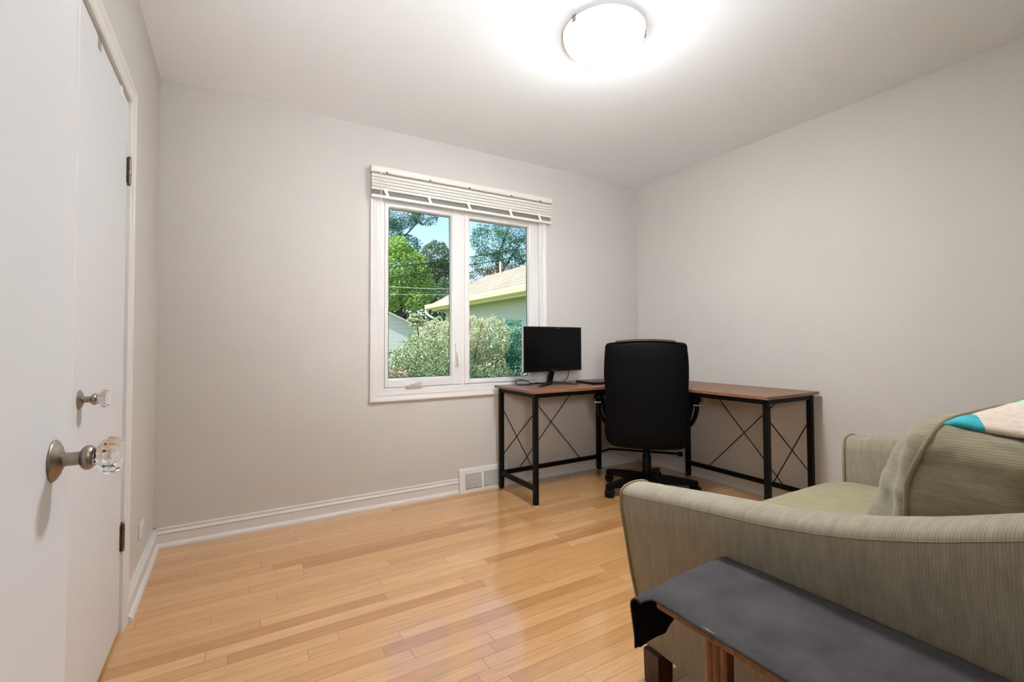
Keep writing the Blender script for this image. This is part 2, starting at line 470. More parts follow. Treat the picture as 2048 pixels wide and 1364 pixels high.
# ------------------------------------------------------------------ mesh helpers
class MB:
    def __init__(self):
        self.v = []; self.f = []
    def add(self, vs, fs):
        k = len(self.v)
        self.v += [tuple(p) for p in vs]
        self.f += [tuple(i+k for i in q) for q in fs]
        return self
    def box(self, x0, x1, y0, y1, z0, z1):
        return self.add([(x0,y0,z0),(x1,y0,z0),(x1,y1,z0),(x0,y1,z0),(x0,y0,z1),(x1,y0,z1),(x1,y1,z1),(x0,y1,z1)],
                        [(0,3,2,1),(4,5,6,7),(0,1,5,4),(1,2,6,5),(2,3,7,6),(3,0,4,7)])
    def bar(self, a, b, w, h, upv=(0,0,1)):
        a = Vector(a); b = Vector(b); d = (b-a).normalized(); upv = Vector(upv)
        s = d.cross(upv)
        if s.length < 1e-4: s = d.cross(Vector((1,0,0)))
        s.normalize(); t = s.cross(d).normalized()
        vs = [p + s*i*w/2 + t*j*h/2 for p in (a, b) for i, j in ((-1,-1),(1,-1),(1,1),(-1,1))]
        return self.add(vs, [(0,1,2,3),(7,6,5,4),(0,4,5,1),(1,5,6,2),(2,6,7,3),(3,7,4,0)])
    def loft(self, rings, caps=True, closed=True):
        n = len(rings[0]); vs = [p for r in rings for p in r]; fs = []
        m = n if closed else n-1
        for i in range(len(rings)-1):
            for j in range(m):
                a = i*n+j; b = i*n+(j+1) % n
                fs.append((a, b, b+n, a+n))
        if caps and closed:
            fs.append(tuple(range(n))[::-1])
            fs.append(tuple((len(rings)-1)*n+j for j in range(n)))
        return self.add(vs, fs)
    def tube(self, pts, r, n=8, closed=False, caps=True):
        pts = [Vector(p) for p in pts]
        rs = r if isinstance(r, (list, tuple)) else [r]*len(pts)
        rings = []
        prev = None
        N = len(pts)
        for i, p in enumerate(pts):
            if closed: d = pts[(i+1) % N]-pts[i-1]
            else: d = pts[min(i+1, N-1)]-pts[max(i-1, 0)]
            d.normalize()
            if prev is None:
                s = d.cross(Vector((0,0,1)))
                if s.length < 1e-3: s = d.cross(Vector((1,0,0)))
            else:
                s = prev - d*prev.dot(d)
            s.normalize(); prev = s; t = d.cross(s)
            rings.append([p + (s*math.cos(2*PI*k/n)+t*math.sin(2*PI*k/n))*rs[i] for k in range(n)])
        if closed:
            rings.append(rings[0])
            return self.loft(rings, caps=False)
        return self.loft(rings, caps=caps)
    def lathe(self, prof, n=32, mtx=None, flute=None, caps=True):
        mtx = mtx or Matrix.Identity(4)
        rings = []
        for r, z in prof:
            ring = []
            for k in range(n):
                a = 2*PI*k/n
                rr = r if not flute else r*(1+flute[1]*math.cos(flute[0]*a))
                ring.append(mtx @ Vector((rr*math.cos(a), rr*math.sin(a), z)))
            rings.append(ring)
        return self.loft(rings, caps=caps)
    def prism(self, poly, a, b, axis):
        """poly of 2d points extruded along axis from a to b"""
        def P(u, v, w):
            return {'x': (w, u, v), 'y': (u, w, v), 'z': (u, v, w)}[axis]
        return self.loft([[P(u, v, a) for u, v in poly], [P(u, v, b) for u, v in poly]])
    def grid(self, fn, nu, nv):
        vs = [fn(i/nu, j/nv) for i in range(nu+1) for j in range(nv+1)]
        fs = []
        for i in range(nu):
            for j in range(nv):
                a = i*(nv+1)+j
                fs.append((a, a+nv+1, a+nv+2, a+1))
        return self.add(vs, fs)
    def build(self, name, m, parent=None, smooth=False, bevel=0.0, local=False, seg=2, sub=0, auto=None):
        me = bpy.data.meshes.new(name)
        me.from_pydata(self.v, [], self.f)
        bm = bmesh.new(); bm.from_mesh(me)
        bmesh.ops.recalc_face_normals(bm, faces=bm.faces)
        bm.to_mesh(me); bm.free()
        o = bpy.data.objects.new(name, me)
        C.objects.link(o)
        mats = m if isinstance(m, list) else [m]
        for x in mats: me.materials.append(x)
        if smooth:
            for p in me.polygons: p.use_smooth = True
        if auto:
            try: me.set_sharp_from_angle(angle=math.radians(auto))
            except Exception: pass
        if bevel:
            md = o.modifiers.new('bevel', 'BEVEL'); md.width = bevel; md.segments = seg; md.limit_method = 'ANGLE'; md.angle_limit = math.radians(40)
        if sub:
            md = o.modifiers.new('sub', 'SUBSURF'); md.levels = sub; md.render_levels = sub
        if parent is not None:
            o.parent = parent
            if not local:
                base = parent
                w = Matrix.Identity(4)
                chain = []
                while base is not None:
                    chain.append(base); base = base.parent
                w = Matrix.Identity(4)
                for c in reversed(chain):
                    w = w @ c.matrix_parent_inverse @ Matrix.LocRotScale(c.location, c.rotation_euler, c.scale)
                o.matrix_parent_inverse = w.inverted()
        return o

def tag(o, label=None, cat=None, group=None, kind=None):
    if label: o['label'] = label
    if cat: o['category'] = cat
    if group: o['group'] = group
    if kind: o['kind'] = kind
    return o
def thing(name, label, cat, loc=(0,0,0), rz=0, group=None, kind=None):
    o = bpy.data.objects.new(name, None)
    o.empty_display_size = 0.1
    C.objects.link(o)
    o.location = loc; o.rotation_euler = (0, 0, rz)
    return tag(o, label, cat, group, kind)
def interp(tab, t):
    if t <= tab[0][0]: return tab[0][1]
    for (a, va), (b, vb) in zip(tab, tab[1:]):
        if t <= b:
            k = (t-a)/(b-a)
            return va+(vb-va)*k
    return tab[-1][1]

# ------------------------------------------------------------------ room shell
WX, H, NY = 3.4586, 2.44, -2.95
wx0, wx1, wz0, wz1 = 1.149, 2.395, 0.722, 1.99          # window opening
dy0, dy1, dz1 = -1.478, -0.806, 1.950                     # closet door opening
tag(MB().box(-0.1, WX+0.1, -4.4, 0.1, -0.12, 0).build('floor', M['floor']), 'honey maple strip wood floor', 'floor', kind='structure')
tag(MB().box(-0.12, WX+0.12, NY-0.12, 0.16, H, H+0.1).build('ceiling', M['ceiling']), 'flat white painted ceiling', 'ceiling', kind='structure')
b = MB()
b.box(-0.12, wx0, 0, 0.16, -0.12, H); b.box(wx1, WX+0.12, 0, 0.16, -0.12, H)
b.box(wx0, wx1, 0, 0.16, -0.12, wz0); b.box(wx0, wx1, 0, 0.16, wz1, H)
tag(b.build('wall_back', M['wall']), 'greige painted wall with the window', 'wall', kind='structure')
b = MB()
b.box(-0.12, 0, dy1, 0, -0.12, H); b.box(-0.12, 0, NY-0.12, dy0, -0.12, H); b.box(-0.12, 0, dy0, dy1, dz1, H)
b.box(-0.12, -0.08, dy0, dy1, -0.12, dz1)
tag(b.build('wall_left', M['wall_side']), 'pale painted wall beside the closet door', 'wall', kind='structure')
tag(MB().box(WX, WX+0.12, NY-0.12, 0, -0.12, H).build('wall_right', M['wall_side']), 'light beige painted wall behind the desk', 'wall', kind='structure')
b = MB()
b.box(0.0, 0.15, NY-0.12, NY, -0.12, H); b.box(0.95, WX, NY-0.12, NY, -0.12, H); b.box(0.15, 0.95, NY-0.12, NY, 2.02, H)
tag(b.build('wall_front', M['wall_side']), 'pale wall around the room entrance behind the sofa', 'wall', kind='structure')
# hallway behind the entrance
b = MB()
b.box(-0.9, -0.8, -4.4, NY-0.12, -0.12, H); b.box(1.9, 2.0, -4.4, NY-0.12, -0.12, H); b.box(-0.9, 2.0, -4.5, -4.4, -0.12, H)
b.box(-0.9, -0.12, NY-0.12, NY, -0.12, H)
b.box(-0.9, 2.0, -4.5, NY-0.12, H, H+0.1); b.box(-0.9, 2.0, -4.5, NY-0.12, -0.2, -0.12)
b.box(-0.9, -0.1, -4.4, NY-0.12, -0.12, 0)
tag(b.build('wall_hall', M['wall_side']), 'hallway walls behind the room entrance', 'wall', kind='structure')
hl = bpy.data.lights.new('hall_fill', 'POINT'); hl.energy = HALL_FILL; hl.shadow_soft_size = 0.35; hl.color = (1.0, 0.96, 0.92)  # added soft fill, not a fixture of the hallway
ho = bpy.data.objects.new('hall_fill', hl); ho.location = (1.3, -3.8, 2.25); C.objects.link(ho)
ul = bpy.data.lights.new('door_fill', 'SPOT'); ul.energy = DOOR_FILL; ul.shadow_soft_size = 0.22; ul.color = (0.95, 0.975, 1.0)  # added spot that brightens the room ceiling and upper walls
ul.spot_size = math.radians(110); ul.spot_blend = 1.0
uo = bpy.data.objects.new('door_fill', ul); uo.location = (0.55, -3.22, 1.35); C.objects.link(uo)
uo.rotation_euler = (Vector((2.0, -1.0, 2.6))-Vector(uo.location)).to_track_quat('-Z', 'Y').to_euler()
# exterior roof deck with eave over the window
b = MB()
b.box(-3.0, 6.5, -6.0, 0.16, H+0.1, H+0.3)
tag(b.build('roof', M['exterior']), 'house roof deck above the room', 'roof', kind='structure')
b = MB()
b.box(-3.0, 4.2, 0.16, 0.50, 2.115, 2.14)
b.box(-3.0, 4.2, 0.50, 0.52, 2.105, 2.26)
b.box(-3.0, 4.2, 0.16, 0.52, 2.26, H+0.3)
tag(b.build('trim_5', M['soffit']), 'cream eave soffit outside above the window', 'eave', kind='structure')

# baseboards
BB = [(0,0),(0.030,0),(0.030,0.008),(0.026,0.017),(0.018,0.022),(0.016,0.024),(0.0155,0.066),(0.019,0.072),(0.0165,0.079),(0.011,0.084),(0.011,0.090),(0.0135,0.094),(0.011,0.100),(0,0.100)]
def base_x(name, x0, x1, label):
    o = MB().prism([(-t, z) for t, z in BB], x0, x1, 'x').build(name, M['trim'])
    return tag(o, label, 'baseboard', kind='structure')
def base_y(name, xw, s, y0, y1, label):
    o = MB().prism([(xw+s*t, z) for t, z in BB], y0, y1, 'y').build(name, M['trim'])
    return tag(o, label, 'baseboard', kind='structure')
base_x('baseboard_back', 0.0, 1.694, 'white moulded baseboard left of the floor vent')
base_x('baseboard_back', 2.086, WX, 'white moulded baseboard under the desk right of the vent')
base_y('baseboard_left', 0, 1, -0.741, 0.0, 'white moulded baseboard between closet door and corner')
base_y('baseboard_right', WX, -1, NY, 0.0, 'white moulded baseboard along the right wall')

# ------------------------------------------------------------------ closet door with casing
cas = [(0.0,0.0),(0.010,0.0),(0.014,0.006),(0.012,0.012),(0.013,0.040),(0.018,0.052),(0.018,0.062),(0.0,0.066)]  # (depth from wall, across)
b = MB()
ztop = dz1 + 0.001
def cas_leg(b, yi, s):
    b.prism([(d, yi+s*a) for d, a in cas], 0, ztop+0.066, 'z')
cas_leg(b, dy1, 1); cas_leg(b, dy0, -1)
b.prism([(d, ztop+a) for d, a in cas], dy0-0.066, dy1+0.066, 'y')
b.box(-0.08, 0.0, dy1-0.001, dy1, 0, dz1); b.box(-0.08, 0, dy0, dy0+0.001, 0, dz1)
tag(b.build('trim_1', M['trim']), 'white moulded casing around the closed closet door', 'door casing', kind='structure')
cl = thing('door_1', 'white flush closet door, closed, with small crystal knob', 'door', (0, -1.12, 0), kind='structure')
MB().box(-0.036, 0.0, dy0+0.004, dy1-0.003, 0.014, dz1-0.005).build('door_panel', M['door'], cl, bevel=0.002)
MB().box(-0.08, -0.04, dy0, dy1, 0.0, 0.012).build('door_sill', M['trim'], cl)

def hinge(parent, y, z0, z1):
    b = MB()
    x = 0.006
    n = 5; hh = (z1-z0-0.02)/n
    for i in range(n):
        b.lathe([(0.0068, z0+0.01+i*hh+0.0006), (0.0068, z0+0.01+(i+1)*hh-0.0006)], 14, Matrix.Translation((x, y, 0)))
    b.lathe([(0.003, z0+0.002), (0.0065, z0+0.004), (0.0045, z0+0.008), (0.0045, z0+0.010)], 12, Matrix.Translation((x, y, 0)))
    b.lathe([(0.0045, z1-0.010), (0.0045, z1-0.008), (0.0068, z1-0.004), (0.003, z1)], 12, Matrix.Translation((x, y, 0)))
    b.box(-0.001, 0.0022, y-0.017, y-0.003, z0+0.01, z1-0.01)
    h = b.build('hinge', M['hinge'], parent, smooth=True, auto=40)
    h['label'] = 'bronze hinge'
hinge(cl, dy1-0.001, 1.632, 1.742)
hinge(cl, dy1-0.001, 0.290, 0.398)
for y in (-1.235, -0.93):
    b = MB()
    b.box(0.0, 0.0025, y-0.013, y+0.013, dz1-0.042, dz1-0.004)
    k = b.build('hook_strap', M['cord'] if y > -1 else M['chrome'], cl, bevel=0.0008)

def knob(parent, x, y, z, s=1.0, name='knob'):
    """rosette, shank, collar and fluted crystal ball along +x"""
    mt = Matrix.Translation((x, y, z)) @ Matrix.Rotation(PI/2, 4, 'Y') @ Matrix.Diagonal((1, 1, 0.80, 1))
    ro = MB().lathe([(0.001, 0.0), (0.0255*s, 0.0), (0.0262*s, 0.002), (0.024*s, 0.0045), (0.021*s, 0.0052), (0.0195*s, 0.0075), (0.013*s, 0.0095), (0.0105*s, 0.012)], 40, mt)
    R = ro.build('rosette', M['nickel'], parent, smooth=True, auto=50); R['label'] = 'round nickel rosette'
    sh = MB().lathe([(0.0085*s, 0.010), (0.0085*s, 0.030), (0.0125*s, 0.032), (0.0155*s, 0.036), (0.0158*s, 0.041), (0.0135*s, 0.045), (0.011*s, 0.0465)], 32, mt)
    S = sh.build('shank', M['nickel'], parent, smooth=True, auto=50); S['label'] = 'nickel shank'
    bl = MB().lathe([(0.0002, 0.0462), (0.010*s, 0.0463), (0.012*s, 0.049), (0.0175*s, 0.0535), (0.0228*s, 0.060), (0.0243*s, 0.067), (0.0228*s, 0.0735), (0.018*s, 0.0785), (0.0165*s, 0.0795), (0.009*s, 0.081), (0.0002, 0.0815)], 48, mt, flute=(12, 0.035))
    K = bl.build(name, M['crystal'], parent, smooth=True, auto=28); K['label'] = 'fluted crystal knob'
knob(cl, 0.0, -1.364, 0.899, 0.98)

# ------------------------------------------------------------------ open entry door
ed = thing('door_2', 'white flush entry door standing open in the left foreground', 'door', (0.155, -2.57, 0), kind='structure')
DOOR_LEAN = 0.012
MB().box(0.135, 0.170, NY+0.012, -2.193, 0.012, 1.99).build('door_panel', M['door'], ed, bevel=0.0015)
knob(ed, 0.170, -2.2545, 0.905, 0.93)

ed.location = (0.155, -2.57+1.05*DOOR_LEAN, 0)
ed.rotation_euler = (DOOR_LEAN, 0, 0)

# ------------------------------------------------------------------ wall outlet (mounted sideways)
ou = thing('wall_outlet', 'white wall outlet on the left wall above the baseboard', 'outlet', (0, -0.375, 0.23))
MB().box(0.0, 0.0055, -0.432, -0.318, 0.197, 0.264).build('cover_plate', M['trim'], ou, bevel=0.003)
for yy in (-0.395, -0.355):
    MB().lathe([(0.0155, 0.0), (0.0155, 0.0028), (0.014, 0.0034)], 20, Matrix.Translation((0.005, yy, 0.2305)) @ Matrix.Rotation(PI/2, 4, 'Y')).build('socket', M['trim'], ou, smooth=True, auto=40)
    s = MB()
    s.box(0.0075, 0.0087, yy-0.006, yy+0.001, 0.236, 0.2375); s.box(0.0075, 0.0087, yy-0.006, yy+0.001, 0.2235, 0.225)
    s.build('socket_slot', M['dark_gap'], ou)

# ------------------------------------------------------------------ floor vent
vt = thing('floor_vent', 'white metal air vent set in the baseboard by the desk leg', 'vent', (1.89, 0, 0))
x0, x1, zt = 1.696, 2.084, 0.163
b = MB()
fr = [(0.0, 0.0), (-0.034, 0.0), (-0.034, 0.014), (-0.022, zt-0.012), (-0.016, zt), (0.0, zt)]
for a_, c_ in ((x0, x0+0.042), (1.866, 1.884), (x1-0.042, x1)):
    b.prism(fr, a_, c_, 'x')
for a_, c_ in ((x0+0.042, 1.866), (1.884, x1-0.042)):
    b.prism([(0.0, 0.0), (-0.034, 0.0), (-0.034, 0.014), (-0.033, 0.022), (0.0, 0.022)], a_, c_, 'x')
    b.prism([(0.0, zt-0.035), (-0.0245, zt-0.035), (-0.022, zt-0.012), (-0.016, zt), (0.0, zt)], a_, c_, 'x')
b.build('vent_frame', M['trim'], vt)
MB().box(x0+0.03, x1-0.03, -0.012, -0.004, 0.015, zt-0.03).build('vent_back', M['dark_gap'], vt)
for gx0, gx1 in ((x0+0.042, 1.866), (1.884, x1-0.042)):
    b = MB()
    n = 13
    for i in range(n):
        z = 0.024+i*(zt-0.035-0.024)/n
        t = i/n
        yf = -0.0325+0.0085*t
        b.prism([(yf, z+0.0048), (yf+0.001, z+0.0088), (yf+0.014, z+0.0080), (yf+0.014, z+0.0062)], gx0, gx1, 'x')
    b.build('vent_grille', M['trim'], vt)

# ------------------------------------------------------------------ window
wd = thing('window_1', 'white two-pane casement window over the desk', 'window', (1.77, 0, 0.72), kind='structure')
ox0, ox1, oz0, oz1 = 1.083, 2.448, 0.667, 2.040
wc = [(0.0, 0.0), (-0.018, 0.0), (-0.021, 0.004), (-0.021, 0.014), (-0.016, 0.020), (-0.013, 0.034), (-0.0145, 0.044), (-0.0125, 0.052), (-0.010, 0.066), (0.0, 0.066)]
def mitred_frame(prof, X0, X1, Z0, Z1):
    """prof: (y, inset)"""
    b = MB()
    corners = [(X0, Z0, 1, 1), (X1, Z0, -1, 1), (X1, Z1, -1, -1), (X0, Z1, 1, -1)]
    rings = [[(cx+sx*a, y, cz+sz*a) for y, a in prof] for cx, cz, sx, sz in corners]
    rings.append(rings[0])
    b.loft(rings, caps=False)
    return b
mitred_frame(wc, ox0, ox1, oz0, oz1).build('window_casing', M['trim'], wd)
# unit frame lining the opening (jamb, head, sill) and mullion
b = mitred_frame([(-0.004, 0.0), (-0.004, 0.012), (0.010, 0.014), (0.010, 0.030), (0.10, 0.030), (0.15, 0.020), (0.15, 0.0)], wx0, wx1, wz0, wz1)
b.box(1.722, 1.750, 0.012, 0.14, wz0+0.02, wz1-0.02)
b.build('window_frame', M['vinyl'], wd)
def sash(X0, X1, Z0, Z1, wl_, wr, wb, wt, yf, gy):
    b = MB()
    gx0, gx1, gz0, gz1 = X0+wl_, X1-wr, Z0+wb, Z1-wt
    b.box(X0, gx0, yf, gy+0.03, Z0, Z1); b.box(gx1, X1, yf, gy+0.03, Z0, Z1)
    b.box(gx0, gx1, yf, gy+0.03, Z0, gz0); b.box(gx0, gx1, yf, gy+0.03, gz1, Z1)
    s = b.build('sash', M['vinyl'], wd, bevel=0.003)
    # sloping glazing bead
    bead = mitred_frame([(yf+0.004, 0.0), (yf+0.006, 0.004), (gy-0.002, 0.010), (gy-0.002, 0.0)], gx0-0.0005, gx1+0.0005, gz0-0.0005, gz1+0.0005)
    bead.build('glazing_bead', M['vinyl'], s)
    gk = mitred_frame([(gy-0.002, 0.009), (gy-0.002, 0.0125), (gy+0.001, 0.0125), (gy+0.001, 0.009)], gx0, gx1, gz0, gz1)
    gk.build('gasket', M['dark_gap'], s)
    MB().box(gx0, gx1, gy, gy+0.004, gz0, gz1).build('pane', M['glass'], wd)
    return s
sash(1.181, 1.722, 0.755, 1.975, 0.022, 0.066, 0.050, 0.032, 0.006, 0.036)
sash(1.750, 2.363, 0.755, 1.975, 0.036, 0.058, 0.024, 0.032, 0.004, 0.036)
# crank
b = MB()
b.loft([[(1.318, 0.006, 0.746), (1.436, 0.006, 0.746), (1.436, -0.004, 0.748), (1.318, -0.004, 0.748)],
        [(1.322, 0.006, 0.766), (1.432, 0.006, 0.766), (1.430, -0.016, 0.764), (1.324, -0.016, 0.764)],
        [(1.330, 0.006, 0.776), (1.424, 0.006, 0.776), (1.420, -0.010, 0.772), (1.334, -0.010, 0.772)]])
ck = b.build('crank_base', M['vinyl'], wd, bevel=0.003)
MB().tube([(1.345, -0.018, 0.770), (1.365, -0.022, 0.776), (1.390, -0.022, 0.788), (1.408, -0.022, 0.786), (1.420, -0.020, 0.776)], [0.007, 0.007, 0.006, 0.006, 0.005], 10).build('crank_handle', M['vinyl'], ck, smooth=True)
# sash lock lever on the meeting stile
b = MB(); b.box(1.677, 1.699, -0.004, 0.008, 0.885, 1.040)
lk = b.build('lock_plate', M['vinyl'], wd, bevel=0.003)
MB().tube([(1.688, -0.006, 0.975), (1.688, -0.018, 0.965), (1.688, -0.024, 0.945), (1.688, -0.026, 0.900), (1.688, -0.020, 0.885)], [0.006, 0.007, 0.007, 0.006, 0.004], 10).build('lock_lever', M['vinyl'], lk, smooth=True)
# corner key marks on the left casing
b = MB()
for zz in (1.16, 0.93):
    b.lathe([(0.0045, 0.0), (0.0045, 0.0012)], 12, Matrix.Translation((1.118, -0.0135, zz)) @ Matrix.Rotation(PI/2, 4, 'X'))
b.build('nail_plug', mat('plug grey', (0.60, 0.58, 0.53), 0.6), wd)

# ------------------------------------------------------------------ blind
bl = thing('window_blind', 'white horizontal blind drawn up at the top of the window', 'blind', (1.775, -0.05, 1.97))
bx0, bx1 = 1.076, 2.473
b = MB()
b.prism([(-0.020, 2.132), (-0.062, 2.132), (-0.066, 2.136), (-0.066, 2.168), (-0.060, 2.175), (-0.020, 2.175)], bx0, bx1, 'x')
b.build('headrail', M['blind'], bl)
TX = [1.174, 1.465, 1.758, 2.10, 2.358]
b = MB()
for i in range(5):
    z = 2.114-i*0.0205
    for k in range(1):
        pr = [(-0.056, z-0.011), (-0.0545, z-0.002), (-0.050, z+0.008), (-0.044, z+0.014), (-0.043, z+0.0133), (-0.049, z+0.0072), (-0.0535, z-0.002), (-0.055, z-0.011)]
        b.prism(pr, bx0+0.004, bx1-0.004, 'x')
for i in range(13):
    z = 1.993+i*0.0031
    b.prism([(-0.046, z-0.0004), (-0.034, z+0.0012), (-0.022, z-0.0004), (-0.022, z+0.0002), (-0.034, z+0.0018), (-0.046, z+0.0002)], bx0+0.004, bx1-0.004, 'x')
b.build('slats', M['blind'], bl)
MB().prism([(-0.052, 1.973), (-0.022, 1.973), (-0.020, 1.978), (-0.022, 1.991), (-0.052, 1.991), (-0.055, 1.985)], bx0+0.004, bx1-0.004, 'x').build('bottom_rail', M['blind'], bl)
for x in TX:
    b = MB()
    w = 0.011
    b.grid(lambda u, v: (x-w+2*w*u+0.006*math.sin(v*6), -0.0575-0.003*math.sin(v*PI*3), 1.975+0.062*v), 2, 8)
    t = b.build('ladder_tape', M['cord'], bl)
    md = t.modifiers.new('s', 'SOLIDIFY'); md.thickness = 0.0008
    MB().tube([(x, -0.058, 2.130), (x, -0.060, 2.06), (x, -0.059, 2.03)], 0.0009, 6).build('ladder_cord', M['cord'], bl)
    MB().box(x-0.006, x+0.006, -0.0665, -0.064, 2.132, 2.139).build('cord_slot', M['dark_gap'], bl)
# left cords with tassels, right long pull cord
MB().tube([(1.139, -0.068, 2.135), (1.139, -0.070, 1.9), (1.139, -0.055, 1.5), (1.140, -0.045, 1.30)], 0.0013, 6).build('pull_cord', M['cord'], bl)
MB().tube([(1.132, -0.068, 2.135), (1.132, -0.070, 1.9), (1.131, -0.055, 1.4), (1.131, -0.045, 1.14)], 0.0013, 6).build('pull_cord', M['cord'], bl)
for x, z in ((1.140, 1.30), (1.131, 1.14)):
    MB().lathe([(0.001, 0.03), (0.003, 0.028), (0.0065, 0.004), (0.006, 0.0), (0.001, 0.0)], 12, Matrix.Translation((x, -0.045, z-0.028))).build('tassel', M['cord'], bl, smooth=True)
MB().tube([(2.384, -0.068, 2.135), (2.384, -0.070, 1.95), (2.383, -0.05, 1.5), (2.383, -0.038, 0.9), (2.379, -0.034, 0.4), (2.377, -0.040, 0.10), (2.378, -0.048, 0.004),
           (2.42, -0.075, 0.003), (2.49, -0.088, 0.003), (2.54, -0.070, 0.004)], 0.0014, 6).build('pull_cord', M['cord'], bl)
b = MB()
rr = random.Random(3)
for k in range(7):
    cx = 2.56+k*0.035
    pts = [(cx+rr.uniform(-0.03, 0.03), -0.055+rr.uniform(-0.012, 0.012), 0.003+abs(rr.gauss(0, 0.006))) for _ in range(5)]
    b.tube(pts, 0.0016, 5)
tag(b.build('cord_scraps', M['cord'], smooth=True), 'white frayed cord scraps on the floor under the desk', 'cord')

# ------------------------------------------------------------------ ceiling light
lx, ly = 1.748, -1.466
cg = thing('ceiling_light', 'round white glass ceiling light, lit, with small metal clips', 'ceiling light', (lx, ly, H))
MB().lathe([(0.001, H), (0.110, H), (0.110, H-0.012), (0.100, H-0.016), (0.001, H-0.016)], 48, Matrix.Translation((lx, ly, 0))).build('ceiling_plate', M['trim'], cg, smooth=True, auto=40)
pr = []
R, D, ZR = 0.180, 0.098, 2.417
for i in range(15):
    a = PI/2*i/14
    pr.append((max(R*math.cos(a), 0.001), ZR-D*math.sin(a)))
MB().lathe([(R, ZR+0.004)]+pr, 64, Matrix.Translation((lx, ly, 0)), caps=False).build('glass_bowl', M['bowl'], cg, smooth=True)
MB().tube([(lx+(R+0.0005)*math.cos(2*PI*k/72), ly+(R+0.0005)*math.sin(2*PI*k/72), ZR+0.0045) for k in range(72)], 0.0014, 6, closed=True).build('bowl_rim', mat('warm rim', (0.55, 0.45, 0.34), 0.4, metal=0.6), cg)
for k in range(3):
    a = math.radians((-34, 186, 78)[k])
    mt = Matrix.Translation((lx, ly, 0)) @ Matrix.Rotation(a, 4, 'Z')
    b = MB(); b.box(R-0.002, R+0.005, -0.009, 0.009, ZR-0.018, ZR+0.010); b.box(0.105, R+0.005, -0.009, 0.009, ZR+0.0065, ZR+0.010)
    b.v = [tuple(mt @ Vector(p)) for p in b.v]
    c = b.build('clip', M['nickel'], cg, bevel=0.0015); c['label'] = 'small metal clip'

# ------------------------------------------------------------------ L-shaped desk
dk = thing('corner_desk', 'black steel L-shaped corner desk with walnut top', 'desk', (2.7, -0.5, 0))
DT = 0.738
def plank(poly, name='tabletop'):
    b = MB(); b.prism(poly, DT-0.018, DT, 'z')
    return b.build(name, M['desk'], dk, bevel=0.0015)
plank([(1.962, -0.558), (2.905, -0.558), (2.905, -0.045), (1.962, -0.045)])
plank([(2.907, -0.045), (2.907, -0.558), (2.907, -0.660), (3.428, -0.660), (3.428, -0.045)])
plank([(2.880, -1.512), (3.428, -1.512), (3.428, -0.662), (2.880, -0.662)])
lw = 0.030
def leg(x, y, z0=0.012):
    b = MB(); b.box(x-lw/2, x+lw/2, y-lw/2, y+lw/2, z0, DT-0.018)
    o = b.build('leg', M['black_metal'], dk, bevel=0.002)
    MB().lathe([(0.011, 0.0), (0.014, 0.003), (0.014, 0.012), (0.009, 0.016)], 16, Matrix.Translation((x, y, 0))).build('foot', M['trim'] if y < -0.3 and x < 2.1 else M['black_plastic'], o, smooth=True, auto=40)
    return o
L_LB, L_LF, L_MB, L_RM = (2.004, -0.072), (2.004, -0.514), (2.921, -0.070), (3.384, -0.577)
L_RF, L_RB = (2.925, -1.477), (3.384, -1.477)
for p in (L_LB, L_LF, L_RF, L_RB): leg(*p)
for p, d in ((L_MB, (0, -1)), (L_RM, (-1, 0))):
    x, y = p
    b = MB()
    b.box(x-lw/2, x+lw/2, y-lw/2, y+lw/2, 0.022, DT-0.018)
    pts = [(lw/2*math.cos(a), lw/2*math.sin(a)) for a in [PI+PI*k/10 for k in range(11)]]
    if d[0] == 0: b.prism([(x+u, 0.022+v) for u, v in pts], y-lw/2, y+lw/2, 'y')
    else: b.prism([(y+u, 0.022+v) for u, v in pts], x-lw/2, x+lw/2, 'x')
    o = b.build('leg', M['black_metal'], dk)
    bx, by = x+d[0]*lw/2, y+d[1]*lw/2
    if d[0] == 0: mt = Matrix.Translation((x, by, 0.03)) @ Matrix.Rotation(PI/2, 4, 'X')
    else: mt = Matrix.Translation((bx, y, 0.03)) @ Matrix.Rotation(-PI/2, 4, 'Y')
    MB().lathe([(0.005, 0.0), (0.005, 0.002), (0.003, 0.0035)], 12, mt).build('bolt', M['chrome'], o, smooth=True)
def rail(a, b_, z, name, h=0.030, w=0.022):
    MB().bar((*a, z), (*b_, z), w, h).build(name, M['black_metal'], dk, bevel=0.002)
zt_ = DT-0.018-0.0155
for a, c in ((L_LB, L_LF), (L_LB, L_MB), (L_RM, L_RB), (L_RF, L_RB), (L_LF, (2.905, -0.514)), ((2.925, -0.66), L_RF), (L_MB, L_RM)):
    rail(a, c, zt_, 'top_rail')
for a, c in ((L_LB, L_LF), (L_LB, L_MB), (L_RM, L_RB), (L_RF, L_RB)):
    rail(a, c, 0.112, 'lower_rail')
def rod(a, c):
    MB().tube([a, c], 0.0032, 8).build('cross_brace', M['black_metal'], dk, smooth=True)
rod((2.216, -0.068, 0.690), (2.724, -0.068, 0.126)); rod((2.680, -0.072, 0.690), (2.155, -0.072, 0.126))
rod((2.002, -0.086, 0.580), (2.002, -0.500, 0.222)); rod((2.006, -0.500, 0.592), (2.006, -0.086, 0.240))
rod((3.382, -0.800, 0.690), (3.382, -1.305, 0.126)); rod((3.386, -0.763, 0.126), (3.386, -1.310, 0.690))
rod((2.94, -1.479, 0.600), (3.370, -1.479, 0.240)); rod((3.370, -1.475, 0.556), (2.94, -1.475, 0.210))
cb = MB().tube([(2.921, -0.088, 0.150), (2.945, -0.10, 0.158), (3.00, -0.115, 0.170), (3.05, -0.17, 0.170), (3.352, -0.512, 0.166)], 0.0085, 10).build('corner_bar', M['black_metal'], dk, smooth=True)
